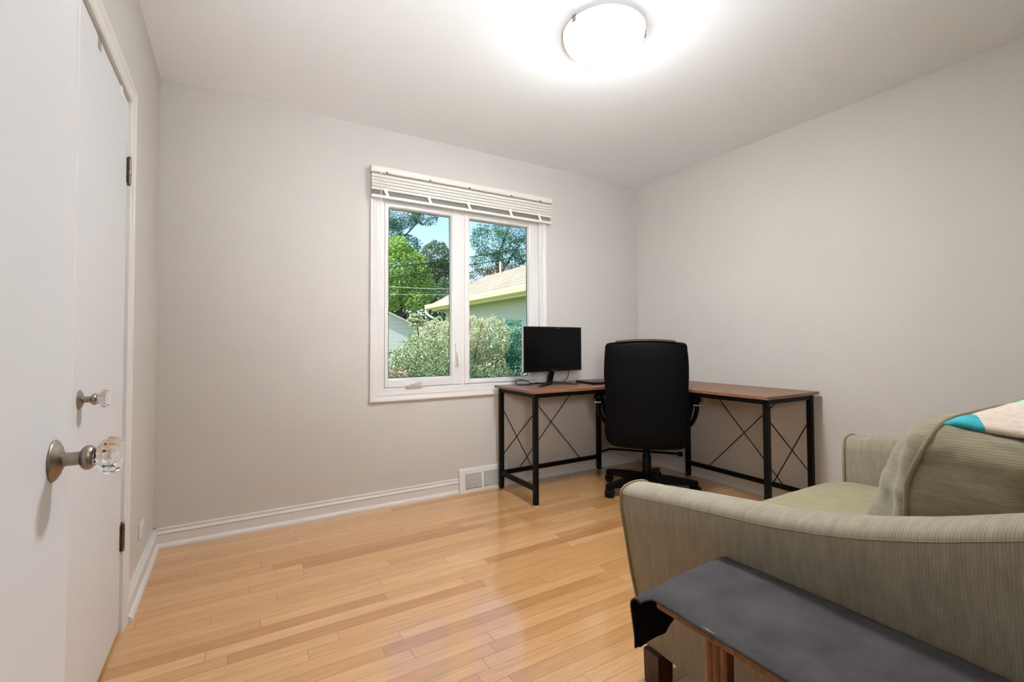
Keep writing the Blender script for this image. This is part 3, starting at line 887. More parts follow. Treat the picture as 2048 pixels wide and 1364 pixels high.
MB().lathe([(0.006, 0.0), (0.018, 0.003), (0.020, 0.018), (0.018, 0.034), (0.006, 0.036)], 14, Matrix.Translation((3.355, -0.525, 0.148))).build('bar_clamp', M['black_metal'], cb, smooth=True, auto=40)
MB().lathe([(0.006, 0.0), (0.005, 0.003)], 10, Matrix.Translation((3.337, -0.530, 0.168)) @ Matrix.Rotation(-PI/2, 4, 'Y')).build('clamp_bolt', M['chrome'], cb, smooth=True)

# ------------------------------------------------------------------ monitor
mo = thing('computer_monitor', 'black widescreen monitor, switched off, on the desk by the window', 'monitor', (2.335, -0.24, DT))
A = Vector((2.058, -0.285, 0)); B = Vector((2.606, -0.243, 0))
ux = (B-A).normalized(); uy = Vector((-ux.y, ux.x, 0))
def PX(u, d, z): return A + ux*u + uy*d + Vector((0, 0, z))
mw = (B-A).length
def pbox(u0, u1, d0, d1, z0, z1):
    return MB().add([PX(u, d, z) for z in (z0, z1) for u, d in ((u0, d0), (u1, d0), (u1, d1), (u0, d1))],
                    [(0,3,2,1),(4,5,6,7),(0,1,5,4),(1,2,6,5),(2,3,7,6),(3,0,4,7)])
z0, z1 = 0.836, 1.158
pbox(0, mw, 0, 0.018, z0, z1).build('housing', M['bezel'], mo, bevel=0.003)
pbox(0.05, mw-0.05, 0.018, 0.048, z0+0.02, z1-0.06).build('rear_shell', M['bezel'], mo, bevel=0.012)
pbox(0.016, mw-0.016, -0.0012, 0.002, z0+0.022, z1-0.014).build('screen', M['screen'], mo)
se = pbox(-0.0015, 0.002, -0.001, 0.014, z0+0.004, z1-0.002).build('edge_strip', M['silver'], mo); se['label'] = 'bright silver left edge'
pbox(mw*0.56, mw*0.62, -0.0018, 0.0, z1-0.0105, z1-0.0075).build('badge', mat('grey print', (0.10, 0.10, 0.10), 0.5), mo)
pbox(mw*0.46, mw*0.54, -0.0018, 0.0, z0+0.007, z0+0.012).build('badge', mat('grey logo print', (0.06, 0.06, 0.06), 0.4), mo)
# stand: leaning stem and V-shaped feet
Bs = Vector((2.338, -0.205, DT))
b = MB()
b.loft([[Bs+ux*u+uy*d+Vector((0, 0, z)) for u, d in ((-0.026, -0.006), (0.020, -0.006), (0.020, 0.012), (-0.026, 0.012))] if z < 0.05 else
        [Bs+ux*u+uy*d+Vector((0, 0, z)) for u, d in ((-0.012, -0.034), (0.034, -0.034), (0.034, -0.012), (-0.012, -0.012))] for z in (0.004, 0.150)])
b.build('stand_stem', M['black_plastic'], mo, bevel=0.003)
for tip in ((2.150, -0.352, DT), (2.508, -0.322, DT)):
    t = Vector(tip); d = (t-Bs); s = Vector((-d.y, d.x, 0)).normalized()
    b = MB()
    b.loft([[Bs+s*0.028, Bs-s*0.028, Bs-s*0.018+Vector((0, 0, 0.026)), Bs+s*0.018+Vector((0, 0, 0.026))],
            [t+s*0.013, t-s*0.013, t-s*0.008+Vector((0, 0, 0.006)), t+s*0.008+Vector((0, 0, 0.006))]])
    b.build('stand_foot', M['black_plastic'], mo, bevel=0.002)

def spline(pts, n=8):
    P = [Vector(p) for p in pts]; out = []
    for i in range(len(P)-1):
        p0 = P[max(i-1, 0)]; p1 = P[i]; p2 = P[i+1]; p3 = P[min(i+2, len(P)-1)]
        for k in range(n):
            t = k/n
            out.append(0.5*((2*p1)+(-p0+p2)*t+(2*p0-5*p1+4*p2-p3)*t*t+(-p0+3*p1-3*p2+p3)*t**3))
    out.append(P[-1]); return out
c = MB().tube(spline([(2.505, -0.215, 0.86), (2.508, -0.205, 0.80), (2.500, -0.19, 0.765), (2.46, -0.17, 0.746), (2.40, -0.13, 0.7425)]), 0.003, 8).build('display_cable', M['black_plastic'], smooth=True)
tag(c, 'black cable dropping from the right underside of the monitor', 'cable')
c = MB().tube(spline([(2.34, -0.16, 0.7425), (2.27, -0.17, 0.744), (2.20, -0.17, 0.750), (2.15, -0.15, 0.772), (2.10, -0.14, 0.775), (2.075, -0.15, 0.758), (2.10, -0.17, 0.7425), (2.18, -0.175, 0.7425), (2.26, -0.16, 0.752), (2.30, -0.13, 0.7425), (2.42, -0.12, 0.7425)]), 0.003, 8).build('power_cable', M['black_plastic'], smooth=True)
tag(c, 'black looped power cable on the desk left of the monitor stand', 'cable')

# ------------------------------------------------------------------ laptop
lp = thing('laptop', 'closed dark grey laptop on the desk right of the monitor', 'laptop', (2.72, -0.34, DT))
a = math.radians(-4)
mt = Matrix.Translation((2.566, -0.424, DT)) @ Matrix.Rotation(a, 4, 'Z')
def lbox(x0, x1, y0, y1, z0, z1):
    b = MB().box(x0, x1, y0, y1, z0, z1); b.v = [tuple(mt @ Vector(p)) for p in b.v]; return b
lg = mat('dark grey laptop shell', (0.030, 0.028, 0.028), 0.42)
lbox(0, 0.34, 0, 0.225, 0.003, 0.012).build('laptop_base', M['black_plastic'], lp, bevel=0.003)
lbox(0, 0.34, 0, 0.225, 0.0125, 0.020).build('laptop_lid', lg, lp, bevel=0.003)
for u, v in ((0.02, 0.02), (0.32, 0.02), (0.02, 0.205), (0.32, 0.205)):
    MB().lathe([(0.008, 0.0), (0.008, 0.003)], 10, mt @ Matrix.Translation((u, v, 0))).build('rubber_foot', M['black_plastic'], lp)

# ------------------------------------------------------------------ office chair (local: +y forward, +x right)
HD = math.radians(47)
ch = thing('office_chair', 'black leather high-back office chair on casters pushed up to the desk', 'chair', (2.843, -0.660, 0), -HD)
def cbuild(b, name, m, parent=None, **k):
    return b.build(name, m, parent or ch, local=True, **k)
# base star
a0 = math.radians(101.4)+HD
cbuild(MB().lathe([(0.001, 0.065), (0.045, 0.065), (0.050, 0.075), (0.046, 0.105), (0.036, 0.112), (0.001, 0.112)], 28), 'base_hub', M['black_plastic'], smooth=True, auto=40)
for k in range(5):
    a = a0+2*PI*k/5
    rot = Matrix.Rotation(a, 4, 'Z')
    def ring(r, w, zb, zt): return [rot @ Vector(p) for p in ((r, -w, zb), (r, w, zb), (r, w*0.75, zt), (r, -w*0.75, zt))]
    l = cbuild(MB().loft([ring(0.03, 0.036, 0.056, 0.122), ring(0.16, 0.031, 0.060, 0.112), ring(0.28, 0.025, 0.060, 0.098), ring(0.338, 0.020, 0.058, 0.088)]), 'base_leg', M['black_plastic'], bevel=0.004)
    cp = rot @ Vector((0.314, 0, 0))
    ca = a + 0.6
    cst = MB()
    rc = Matrix.Translation(cp) @ Matrix.Rotation(ca, 4, 'Z')
    for s in (-1, 1):
        cst.lathe([(0.006, -0.009), (0.024, -0.009), (0.027, -0.005), (0.027, 0.005), (0.024, 0.009), (0.006, 0.009)], 20, rc @ Matrix.Translation((0.006, s*0.016, 0.027)) @ Matrix.Rotation(PI/2, 4, 'X'))
    cst.lathe([(0.007, 0.030), (0.007, 0.070)], 10, Matrix.Translation(cp))
    cst.prism([(-0.020, 0.030), (0.030, 0.034), (0.022, 0.052), (0.006, 0.058), (-0.012, 0.054)], -0.006, 0.006, 'y') if False else None
    hood = [rc @ Vector((0.006+0.031*math.cos(t), w, 0.027+0.031*math.sin(t))) for w in (-0.026, 0.026) for t in [PI*j/10 for j in range(11)]]
    cst.add(hood, [(j, j+1, j+12, j+11) for j in range(10)]+[tuple(range(11)), tuple(range(21, 10, -1))])
    o = MB(); o.v = cst.v; o.f = cst.f
    o.build('caster', M['black_plastic'], l, smooth=True, auto=35, local=True)
cbuild(MB().lathe([(0.001, 0.105), (0.032, 0.105), (0.030, 0.250), (0.026, 0.255), (0.024, 0.258), (0.024, 0.315), (0.022, 0.318), (0.022, 0.40), (0.001, 0.40)], 24), 'gas_column', M['black_plastic'], smooth=True, auto=40)
b = MB(); b.box(-0.11, 0.11, -0.13, 0.12, 0.365, 0.402)
cbuild(b, 'seat_mechanism', M['black_metal'], bevel=0.006)
# lever
cbuild(MB().tube([(0.10, 0.02, 0.38), (0.20, 0.02, 0.375), (0.27, 0.02, 0.368)], 0.006, 8), 'tilt_lever', M['black_plastic'], smooth=True)
def superring(cx, cy, z, hx, hy, p=4.0, n=40, tilt=0.0):
    r = []
    for k in range(n):
        a = 2*PI*k/n
        c_, s_ = math.cos(a), math.sin(a)
        x = hx*math.copysign(abs(c_)**(2/p), c_); y = hy*math.copysign(abs(s_)**(2/p), s_)
        r.append((cx+x, cy+y, z+tilt*y))
    return r
# seat
rings = []
for z, k in ((0.385, 0.80), (0.392, 0.92), (0.41, 0.985), (0.44, 1.0), (0.47, 0.99), (0.49, 0.95), (0.503, 0.86), (0.508, 0.6)):
    rings.append(superring(0, 0.035, z, 0.275*k, 0.265*k, 3.6))
cbuild(MB().loft(rings), 'seat', M['leather'], smooth=True)
# backrest: rear face at y<0, curved in plan and in profile
prof = [(0.358, 0.205, 0.012), (0.363, 0.232, 0.026), (0.378, 0.250, 0.040), (0.405, 0.262, 0.050), (0.45, 0.268, 0.054), (0.55, 0.266, 0.056), (0.64, 0.264, 0.055), (0.74, 0.262, 0.056),
        (0.82, 0.266, 0.055), (0.90, 0.266, 0.054), (0.96, 0.262, 0.052), (0.990, 0.258, 0.050), (1.013, 0.257, 0.047), (1.024, 0.253, 0.040), (1.031, 0.246, 0.028), (1.034, 0.236, 0.012)]
def backring(z, hx, hy, n=56):
    cy = -0.235 - 0.05*((z-0.345)/0.7)**1.3 + 0.025*math.exp(-((z-0.55)/0.12)**2)*0.4
    r = []
    for k in range(n):
        a = 2*PI*k/n; c_, s_ = math.cos(a), math.sin(a); p = 5.0
        x = hx*math.copysign(abs(c_)**(2/p), c_); y = hy*math.copysign(abs(s_)**(2/p), s_)
        y += 0.030*(x/0.27)**2 - 0.010
        wob = 0.004*noise.noise(Vector((x*7, z*9, s_*2)))
        zz = z + (0.022*(1-(x/0.27)**2) if z > 1.0 else (0.012*(1-(x/0.27)**2)*-1 if z < 0.37 else 0))*min(1, abs(z-0.7)/0.3)
        r.append((x+wob, cy+y+wob, zz))
    return r
cbuild(MB().loft([backring(*q) for q in prof]), 'backrest', M['leather'], smooth=True)
# top strip panel sewn on the upper edge and side welts
b = MB()
def topstrip(u, v):
    x = -0.185+0.37*u
    z = 1.020+0.022*(1-(x/0.27)**2)
    cy = -0.235-0.05*(1.0)**1.3 + 0.030*(x/0.27)**2-0.010
    ang = PI*0.15+v*PI*0.62
    return (x, cy-0.050*math.cos(ang), z+0.001+0.018*math.sin(ang))
b.grid(topstrip, 18, 8)
ts = cbuild(b, 'top_panel', M['leather_edge'], smooth=True)
md = ts.modifiers.new('s', 'SOLIDIFY'); md.thickness = 0.004; md.offset = 1
def welt(ysign, name='seam_welt'):
    pts = []
    n = 56
    for z, hx, hy in [(z, hx, hy) for z, hx, hy in prof if 0.37 < z < 1.028]:
        ring = backring(z, hx, hy)
        k = {(-1, -1): 35, (1, -1): 49}[(ysign, -1)]
        pts.append(ring[k])
    return pts
for s in (-1, 1):
    cbuild(MB().tube(welt(s), 0.003, 6), 'seam_welt', M['leather'], smooth=True)
# armrests
for s in (-1, 1):
    loop = spline([(s*0.262, 0.10, 0.44), (s*0.300, 0.06, 0.47), (s*0.318, -0.06, 0.545), (s*0.322, -0.130, 0.605), (s*0.322, -0.120, 0.632), (s*0.322, -0.04, 0.645), (s*0.322, 0.10, 0.650), (s*0.322, 0.175, 0.63), (s*0.315, 0.19, 0.58), (s*0.295, 0.17, 0.50), (s*0.262, 0.14, 0.44)], 6)
    ar = cbuild(MB().tube(loop, 0.015, 10), 'armrest', M['black_plastic'], smooth=True)
    rings = []
    for t, k in ((0, 0.55), (0.04, 0.9), (0.15, 1), (0.85, 1), (0.96, 0.9), (1, 0.55)):
        y = -0.150+0.33*t
        rings.append([(s*0.322+0.030*k*math.copysign(abs(math.cos(a))**0.6, math.cos(a)), y, 0.662+0.018*k*math.copysign(abs(math.sin(a))**0.6, math.sin(a))) for a in [2*PI*j/16 for j in range(16)]])
    MB().loft(rings).build('arm_pad', M['leather'], ar, local=True, smooth=True)
    MB().box(s*0.322-0.022, s*0.322+0.022, -0.147, -0.135, 0.625, 0.632).build('arm_trim', M['chrome'], ar, local=True, bevel=0.001)
    MB().lathe([(0.012, 0.0), (0.012, 0.004), (0.008, 0.006)], 14, Matrix.Translation((s*0.313, -0.02, 0.525)) @ Matrix.Rotation(s*PI/2, 4, 'Y')).build('arm_bolt', M['chrome'], ar, local=True, smooth=True)

# ------------------------------------------------------------------ sofa
sf = thing('sofa', 'olive green ribbed fabric loveseat with scooped arms in the right foreground', 'sofa', (2.13, -2.42, 0))
XM = 2.13
ZS = [(-1.93, 0.577), (-2.0, 0.585), (-2.195, 0.610), (-2.394, 0.632), (-2.504, 0.652), (-2.579, 0.670), (-2.674, 0.699), (-2.785, 0.741), (-2.90, 0.79)]
def zs(y): return interp([(-a, v) for a, v in ZS], -y)
OUT = [(0.10, 1.468), (0.18, 1.452), (0.253, 1.437), (0.33, 1.417), (0.40, 1.402), (0.475, 1.387), (0.529, 1.375), (0.577, 1.372)]
def arm_ring(y, puff=1.0, mirror=False):
    z = zs(y)
    k = z/0.577
    pts = []
    for zz, x in OUT:
        zr = 0.10+(zz-0.10)*(z-0.10)/0.477
        pts.append((x, zr))
    # roll over the top
    for a in range(1, 8):
        t = PI - PI*a/8
        pts.append((1.436+0.064*math.cos(t)*(1.0), z+0.001+0.030*math.sin(t)**0.8))
    pts += [(1.503, z-0.03), (1.506, z-0.12), (1.506, 0.30), (1.506, 0.20), (1.506, 0.10)]
    cx = 1.44; cz = (z+0.1)/2
    out = []
    for x, zz in pts:
        xx = cx+(x-cx)*puff; z2 = cz+(zz-cz)*(1-(1-puff)*0.35)
        if mirror: xx = 2*XM-xx
        out.append((xx, y, max(z2, 0.10)))
    return out
for mir in (False, True):
    ys = [-1.924, -1.926, -1.930, -1.938, -1.95]+[-1.98-i*0.04 for i in range(24)]
    ys[-1] = -2.905
    rings = []
    for i, y in enumerate(ys):
        puff = {0: 0.90, 1: 0.945, 2: 0.975, 3: 0.993}.get(i, 1.0)
        r = arm_ring(y if i else -1.924, puff, mir)
        rings.append(r)
    ob = MB().loft(rings).build('armrest', M['sofa'], sf, smooth=True, auto=60)
    # front panel piping
    pr = arm_ring(-1.938, 1.0, mir)
    pts = [(x, -1.937, z) for x, y, z in pr]
    MB().tube(pts, 0.0048, 8).build('arm_piping', M['piping'], ob, smooth=True)
    # top seam
    sx = lambda y: (1.3725 if not mir else 2*XM-1.3725)
    MB().tube([(sx(y), y, zs(y)+0.002) for y in [-1.94-0.04*i for i in range(24)]], 0.0014, 6).build('arm_seam', M['piping'], ob, smooth=True)
MB().box(1.506, 2*XM-1.506, -2.88, -1.935, 0.10, 0.285).build('base_frame', M['sofa_seat'], sf, bevel=0.012)
def backring_s(x):
    return [(x, -2.905, 0.10), (x, -2.915, 0.5), (x, -2.915, 0.80), (x, -2.905, 0.835), (x, -2.87, 0.855), (x, -2.82, 0.85), (x, -2.785, 0.82), (x, -2.74, 0.5), (x, -2.70, 0.28), (x, -2.70, 0.10)]
MB().loft([backring_s(x) for x in (1.47, 1.49, 1.8, 2.13, 2.46, 2.77, 2.79)]).build('backrest', M['sofa_seat'], sf, smooth=True, auto=50)
for x in (1.484, 2*XM-1.484):
    for y in (-1.978, -2.84):
        b = MB()
        b.loft([[(x-k-0.006*(x < XM), y-k, z), (x+k+0.006*(x > XM), y-k, z), (x+k+0.006*(x > XM), y+k, z), (x-k-0.006*(x < XM), y+k, z)] for z, k in ((0.0, 0.028), (0.05, 0.029), (0.101, 0.030))])
        b.build('leg', M['mahogany'], sf, bevel=0.002)

def pillow(cx, cy, cz, hx, hy, hz, lean, p=4.5, crown=0.0, n=26, bulge=0.0, seedv=0.0, wr=0.004):
    """rounded box cushion grown from a cube sphere; returns MB"""
    bm = bmesh.new()
    bmesh.ops.create_cube(bm, size=2)
    bmesh.ops.subdivide_edges(bm, edges=bm.edges[:], cuts=n, use_grid_fill=True)
    R = Matrix.Rotation(lean, 3, 'X')
    b = MB()
    idx = {}
    for i, v in enumerate(bm.verts):
        x, y, z = v.co
        d = (abs(x)**p+abs(y)**p+abs(z)**p)**(1/p)
        q = Vector((x/d*hx, y/d*hy, z/d*hz))
        e = max(0, 1-abs(x)**5)*max(0, 1-z**4)*(1-0.70*z)
        q.y += math.copysign(crown*e*(1 if y > 0 else 0.25), q.y) if abs(y) > 0.99 else 0
        e2 = max(0, 1-x*x)*max(0, 1-y*y)
        if abs(z) > 0.99: q.z += math.copysign(bulge*e2, q.z)
        w = wr*noise.noise(Vector((q.x*7+seedv, q.y*7+q.z*5, q.z*24)))+wr*0.6*noise.noise(Vector((q.x*25, q.y*30+seedv, q.z*60)))
        q += q.normalized()*w
        q = R @ q
        b.v.append((cx+q.x, cy+q.y, cz+q.z))
        idx[v] = i
    b.f = [tuple(idx[v] for v in f.verts) for f in bm.faces]
    bm.free()
    return b
sc_ = pillow(XM, -2.245, 0.362, 0.612, 0.335, 0.075, 0.0, p=6.5, bulge=0.028, n=30, wr=0.002)
seatc = sc_.build('seat_cushion', M['sofa_seat'], sf, smooth=True)
LEAN = math.radians(8)
def cushion(cx, seedv):
    cy, cz = -2.650, 0.652
    hx, hy, hz = 0.318, 0.118, 0.222
    o = pillow(cx, cy, cz, hx, hy, hz, LEAN, p=6.0, crown=0.055, n=30, seedv=seedv, wr=0.007).build('back_cushion', M['sofa_cushion'], sf, smooth=True)
    R = Matrix.Rotation(LEAN, 3, 'X')
    for t in (0.066, -0.092):
        pts = []
        N = 96
        for k in range(N):
            a = 2*PI*k/N; c_, s_ = math.cos(a), math.sin(a); p = 6.0
            kk = (1-abs(t/hy)**6)**(1/6)
            x = (hx*kk+0.002)*math.copysign(abs(c_)**(2/p), c_); z = (hz*kk+0.002)*math.copysign(abs(s_)**(2/p), s_)
            q = R @ Vector((x, t+0.010*math.sin(z*22+seedv)*1.0, z))
            pts.append((cx+q.x, cy+q.y, cz+q.z))
        MB().tube(pts, 0.0055, 8, closed=True).build('cushion_piping', M['piping'], o, smooth=True)
    return o
cushion(1.860, 0.0)
cushion(2.505, 4.0)

# ------------------------------------------------------------------ crochet blanket over the sofa back
b = MB()
BP = [(0.0, -2.620, 0.874), (0.10, -2.645, 0.886), (0.3, -2.70, 0.892), (0.55, -2.79, 0.893), (0.78, -2.90, 0.885), (0.86, -2.926, 0.86), (1.0, -2.930, 0.70)]
def blk(u, v):
    y = interp([(a, p) for a, p, q in BP], v); z = interp([(a, q) for a, p, q in BP], v)
    x = 1.615+1.02*u
    z += -0.012 + 0.026*(min(1, u*2.2))*math.sin(min(v, 0.8)/0.8*PI) + 0.010*noise.noise(Vector((x*7, y*9, 0)))
    y += 0.03*noise.noise(Vector((x*4, 3, 0)))*(1-v)
    if u < 0.06: z -= (0.06-u)*0.3*math.sin(min(v, 0.8)/0.8*PI)
    return (x, y, z)
b.grid(blk, 50, 36)
bk = b.build('crochet_blanket', M['crochet'], smooth=True)
md = bk.modifiers.new('s', 'SOLIDIFY'); md.thickness = 0.010; md.offset = 1
tag(bk, 'teal, cream and mint crochet blanket folded over the sofa back', 'blanket')

# ------------------------------------------------------------------ side bench with cloth
bt = 0.517
sb = thing('side_bench', 'low wooden side bench with slatted side, next to the sofa arm', 'side table', (1.25, -2.6, 0))
tx0, tx1, ty0, ty1 = 1.103, 1.376, -2.925, -2.278
MB().box(tx0, tx1, ty0, ty1-0.038, bt-0.020, bt).build('tabletop', M['redwood'], sb, bevel=0.004)
for x in (tx0+0.010, tx1-0.028):
    for y in (-2.448, -2.575, -2.80):
        b = MB()
        pts = []
        w = 0.044
        for i in range(25):
            u = i/24
            pts.append((x-0.0045*abs(math.sin(u*PI*3)), y+w/2-w*u))
        pts += [(x+0.020, y-w/2), (x+0.020, y+w/2)]
        b.prism(pts, 0.0, bt-0.020, 'z')
        b.build('leg', M['redwood'], sb)
    b = MB(); b.box(x+0.002, x+0.018, -2.80, -2.448, 0.05, 0.085)
    b.build('lower_rail', M['redwood'], sb, bevel=0.002)
b = MB()
def cloth(u, v):
    # u across x, v along y from the near end to the far end and down the flap
    x = tx0-0.003+(tx1-tx0+0.010)*u
    L1 = ty1-0.010-ty0
    s = v*(L1+0.13)
    lump = 0.0025*noise.noise(Vector((u*5, s*9, 2)))
    if s < L1:
        y = ty0+s; z = bt+0.004+lump
        dr = max(0, (s-(L1-0.030))/0.030)
        x -= dr*dr*0.020*(1-u)**2
        z -= dr*dr*0.016*(1-u)**2
        # drooping long edge
        if u < 0.12: z -= (0.12-u)**2*0.7
    else:
        t = s-L1
        if t < 0.030:
            a = t/0.030*PI/2
            y = ty1-0.010+0.024*math.sin(a); z = bt+0.004-0.024*(1-math.cos(a))-0.016*(1-u)**2
        else:
            y = ty1+0.014+0.006*math.sin(u*9); z = bt-0.020-(t-0.030)-0.016*(1-u)**2
        edge = interp([(0.0, 0.115), (0.10, 0.121), (0.30, 0.125), (0.335, 0.108), (0.36, 0.098), (0.40, 0.086), (0.47, 0.080), (0.58, 0.066), (1.0, 0.050)], u)
        lim = bt-edge-0.014
        z = max(z, lim+0.0015*math.sin(u*60))
        x -= 0.020*(1-u)**2 - min(t, 0.1)*0.16*(1-u)
    return (x, y, z)
b.grid(cloth, 60, 150)
cv = b.build('table_runner', M['felt'], smooth=True)
cv.data.materials.append(M['felt_back'])
md = cv.modifiers.new('s', 'SOLIDIFY'); md.thickness = 0.0028; md.offset = 1; md.material_offset = 1
tag(cv, 'dark grey felt runner draped over the end of the side bench', 'cloth')

# ------------------------------------------------------------------ outdoors
tag(MB().box(-25, 60, 0.16, 70, -0.9, -0.6).build('ground', M['lawn']), 'lawn outside the window', 'ground', kind='structure')

def leaves(blobs, n, size, seed, flat=0.0):
    r = random.Random(seed)
    b = MB()
    tot = sum(x[3]*x[4]*x[5] for x in blobs)
    for cx, cy, cz, rx, ry, rz in blobs:
        k = max(8, int(n*rx*ry*rz/tot)) if tot else n
        for _ in range(k):
            while True:
                p = Vector((r.uniform(-1, 1), r.uniform(-1, 1), r.uniform(-1, 1)))
                if p.length <= 1: break
            p = p.normalized()*(p.length**0.45)*(1+0.22*noise.noise(p*3+Vector((cx, cy, cz))))
            c_ = Vector((cx+p.x*rx, cy+p.y*ry, cz+p.z*rz))
            d = Vector((r.gauss(0, 1), r.gauss(0, 1), r.gauss(0, 0.7))).normalized()
            e = d.cross(Vector((r.gauss(0, 1), r.gauss(0, 1), r.gauss(0, 1)))).normalized()
            s = size*r.uniform(0.6, 1.3)
            nn = d.cross(e)*s*0.15
            b.add([c_-d*s, c_+e*s*0.42+nn, c_+d*s, c_-e*s*0.42+nn], [(0, 1, 2), (0, 2, 3)])
    return b
def plant(name, label, cat, loc, blobs, n, size, m, seed, trunk=None, group=None):
    t = thing(name, label, cat, loc, group=group)
    leaves(blobs, n, size, seed).build('foliage', m, t)
    if trunk:
        b = MB()
        for pts, r0, r1 in trunk:
            k = len(pts)
            b.tube(pts, [r0+(r1-r0)*i/(k-1) for i in range(k)], 8)
        b.build('trunk' if cat == 'tree' else 'stem', M['bark'], t, smooth=True)
    return t
G = -0.6
# trees behind
plant('tree', 'bright yellow-green leafy tree in the left window pane', 'tree', (6.6, 17, G),
      [(6.6, 17, 4.3, 1.15, 0.9, 1.1), (7.35, 17, 3.5, 0.75, 0.7, 0.85), (6.2, 17.2, 3.3, 0.9, 0.8, 0.8), (7.1, 16.7, 2.95, 0.6, 0.6, 0.5), (6.3, 16.8, 5.2, 0.6, 0.6, 0.5)], 26000, 0.058, M['leaf_bright'], 11,
      [([(6.7, 17.2, G), (6.65, 17.2, 2.0), (6.5, 17.1, 4.2)], 0.16, 0.05)], None)
plant('tree', 'tall dark blue-green tree above the bright tree at left', 'tree', (7.3, 20.5, G),
      [(7.2, 20.5, 7.6, 1.5, 1.0, 0.7), (6.9, 20.5, 6.5, 0.9, 0.8, 0.9), (7.9, 20.5, 6.1, 0.8, 0.8, 0.6), (8.9, 20.4, 7.7, 0.75, 0.6, 0.42)], 10000, 0.06, M['leaf_teal'], 12,
      [([(7.2, 20.6, G), (7.15, 20.6, 3.0), (6.85, 20.5, 6.0), (6.6, 20.5, 8.0)], 0.22, 0.06), ([(6.95, 20.5, 5.5), (7.6, 20.5, 6.3), (8.6, 20.4, 7.5)], 0.07, 0.03)])
plant('tree', 'dark green tree behind the roof corner in the left pane', 'tree', (10.3, 22.5, G),
      [(10.35, 22.5, 6.0, 0.95, 0.8, 1.0), (10.5, 22.5, 4.9, 0.9, 0.8, 1.0), (10.0, 22.5, 4.2, 0.8, 0.7, 0.7), (10.9, 22.5, 4.4, 0.7, 0.7, 0.9)], 15000, 0.064, M['leaf_dark'], 13,
      [([(10.4, 22.7, G), (10.4, 22.7, 3.0), (10.3, 22.6, 5.8)], 0.2, 0.05)])
plant('tree', 'blue-green airy tree behind the garage in the right pane', 'tree', (13.6, 21, G),
      [(13.3, 21, 7.0, 1.4, 0.9, 0.9), (14.8, 21, 7.9, 1.3, 0.9, 0.8), (13.0, 21, 5.7, 1.1, 0.9, 0.7), (14.6, 21.2, 6.2, 1.3, 0.8, 0.55), (15.6, 21, 6.7, 0.9, 0.8, 0.9), (12.5, 21, 7.6, 0.5, 0.5, 0.35), (15.2, 21.3, 5.1, 1.0, 0.8, 0.6)], 13000, 0.062, M['leaf_teal'], 14,
      [([(14.0, 21.3, G), (14.0, 21.3, 4.0), (13.7, 21.2, 6.0), (14.6, 21.2, 8.2)], 0.22, 0.05), ([(13.9, 21.3, 5.0), (14.9, 21.2, 6.5), (15.7, 21.2, 7.6)], 0.08, 0.03)])
plant('tree', 'low dark wooded growth between the white gable and the garage', 'tree', (7.6, 18.6, G),
      [(6.2, 18.6, 2.2, 1.3, 0.5, 1.2), (8.0, 18.6, 2.6, 1.5, 0.5, 1.3), (9.6, 18.8, 2.8, 1.2, 0.5, 1.5), (7.2, 18.7, 1.2, 1.6, 0.5, 1.2)], 15000, 0.075, M['leaf_dark'], 15,
      [([(7.8, 18.9, G), (7.8, 18.9, 2.5)], 0.12, 0.05)])
plant('tree', 'brownish bare-branched tree just above the garage roof', 'tree', (12.4, 19.5, G),
      [(11.8, 19.5, 4.4, 1.0, 0.5, 0.7), (13.2, 19.5, 4.9, 1.2, 0.5, 0.5)], 3500, 0.05, M['leaf_brown'], 16,
      [([(12.4, 19.6, G), (12.3, 19.6, 2.0), (12.0, 19.6, 4.8)], 0.16, 0.04)])
# shrubs
def stems(cx, cy, zt, r, k, seed):
    rr = random.Random(seed); out = []
    for i in range(k):
        a = rr.uniform(0, 2*PI); d = rr.uniform(0.3, 1)*r
        out.append(([(cx, cy, G), (cx+0.4*d*math.cos(a), cy+0.4*d*math.sin(a), G+(zt-G)*0.5), (cx+d*math.cos(a), cy+d*math.sin(a), zt)], 0.02, 0.006))
    return out
plant('shrub', 'leafy green and cream shrub in the lower left pane', 'shrub', (2.3, 3.2, G),
      [(2.15, 3.2, 0.55, 0.50, 0.40, 0.42), (2.65, 3.35, 0.72, 0.42, 0.40, 0.45), (2.3, 3.3, 0.15, 0.65, 0.45, 0.5)], 26000, 0.0185, M['leaf_shrub'], 21, stems(2.35, 3.3, 0.9, 0.4, 7, 1))
plant('shrub', 'tall pale cream-leaved shrub at the middle of the window', 'shrub', (3.5, 4.3, G),
      [(3.2, 4.2, 1.02, 0.42, 0.4, 0.42), (3.75, 4.3, 1.15, 0.48, 0.42, 0.40), (4.25, 4.3, 1.12, 0.36, 0.36, 0.42), (3.6, 4.35, 0.6, 0.7, 0.4, 0.55), (4.1, 4.2, 0.55, 0.4, 0.35, 0.4)], 34000, 0.0185, M['leaf_cream'], 22, stems(3.7, 4.3, 1.4, 0.5, 8, 2))
plant('shrub', 'deep emerald shrub in the right pane beside the monitor', 'shrub', (4.85, 4.75, G),
      [(4.9, 4.75, 1.05, 0.42, 0.35, 0.45), (4.65, 4.6, 0.6, 0.42, 0.35, 0.42), (4.35, 4.3, 0.35, 0.35, 0.3, 0.4), (5.2, 4.8, 0.7, 0.4, 0.35, 0.6)], 20000, 0.020, M['leaf_green'], 23, stems(4.8, 4.75, 1.3, 0.4, 7, 3))
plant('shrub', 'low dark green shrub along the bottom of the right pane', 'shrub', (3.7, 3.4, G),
      [(3.3, 3.4, 0.35, 0.45, 0.3, 0.38), (3.95, 3.5, 0.30, 0.40, 0.3, 0.35), (2.95, 3.3, 0.25, 0.35, 0.3, 0.35)], 17000, 0.018, M['leaf_dark'], 24, stems(3.6, 3.4, 0.5, 0.4, 6, 4))
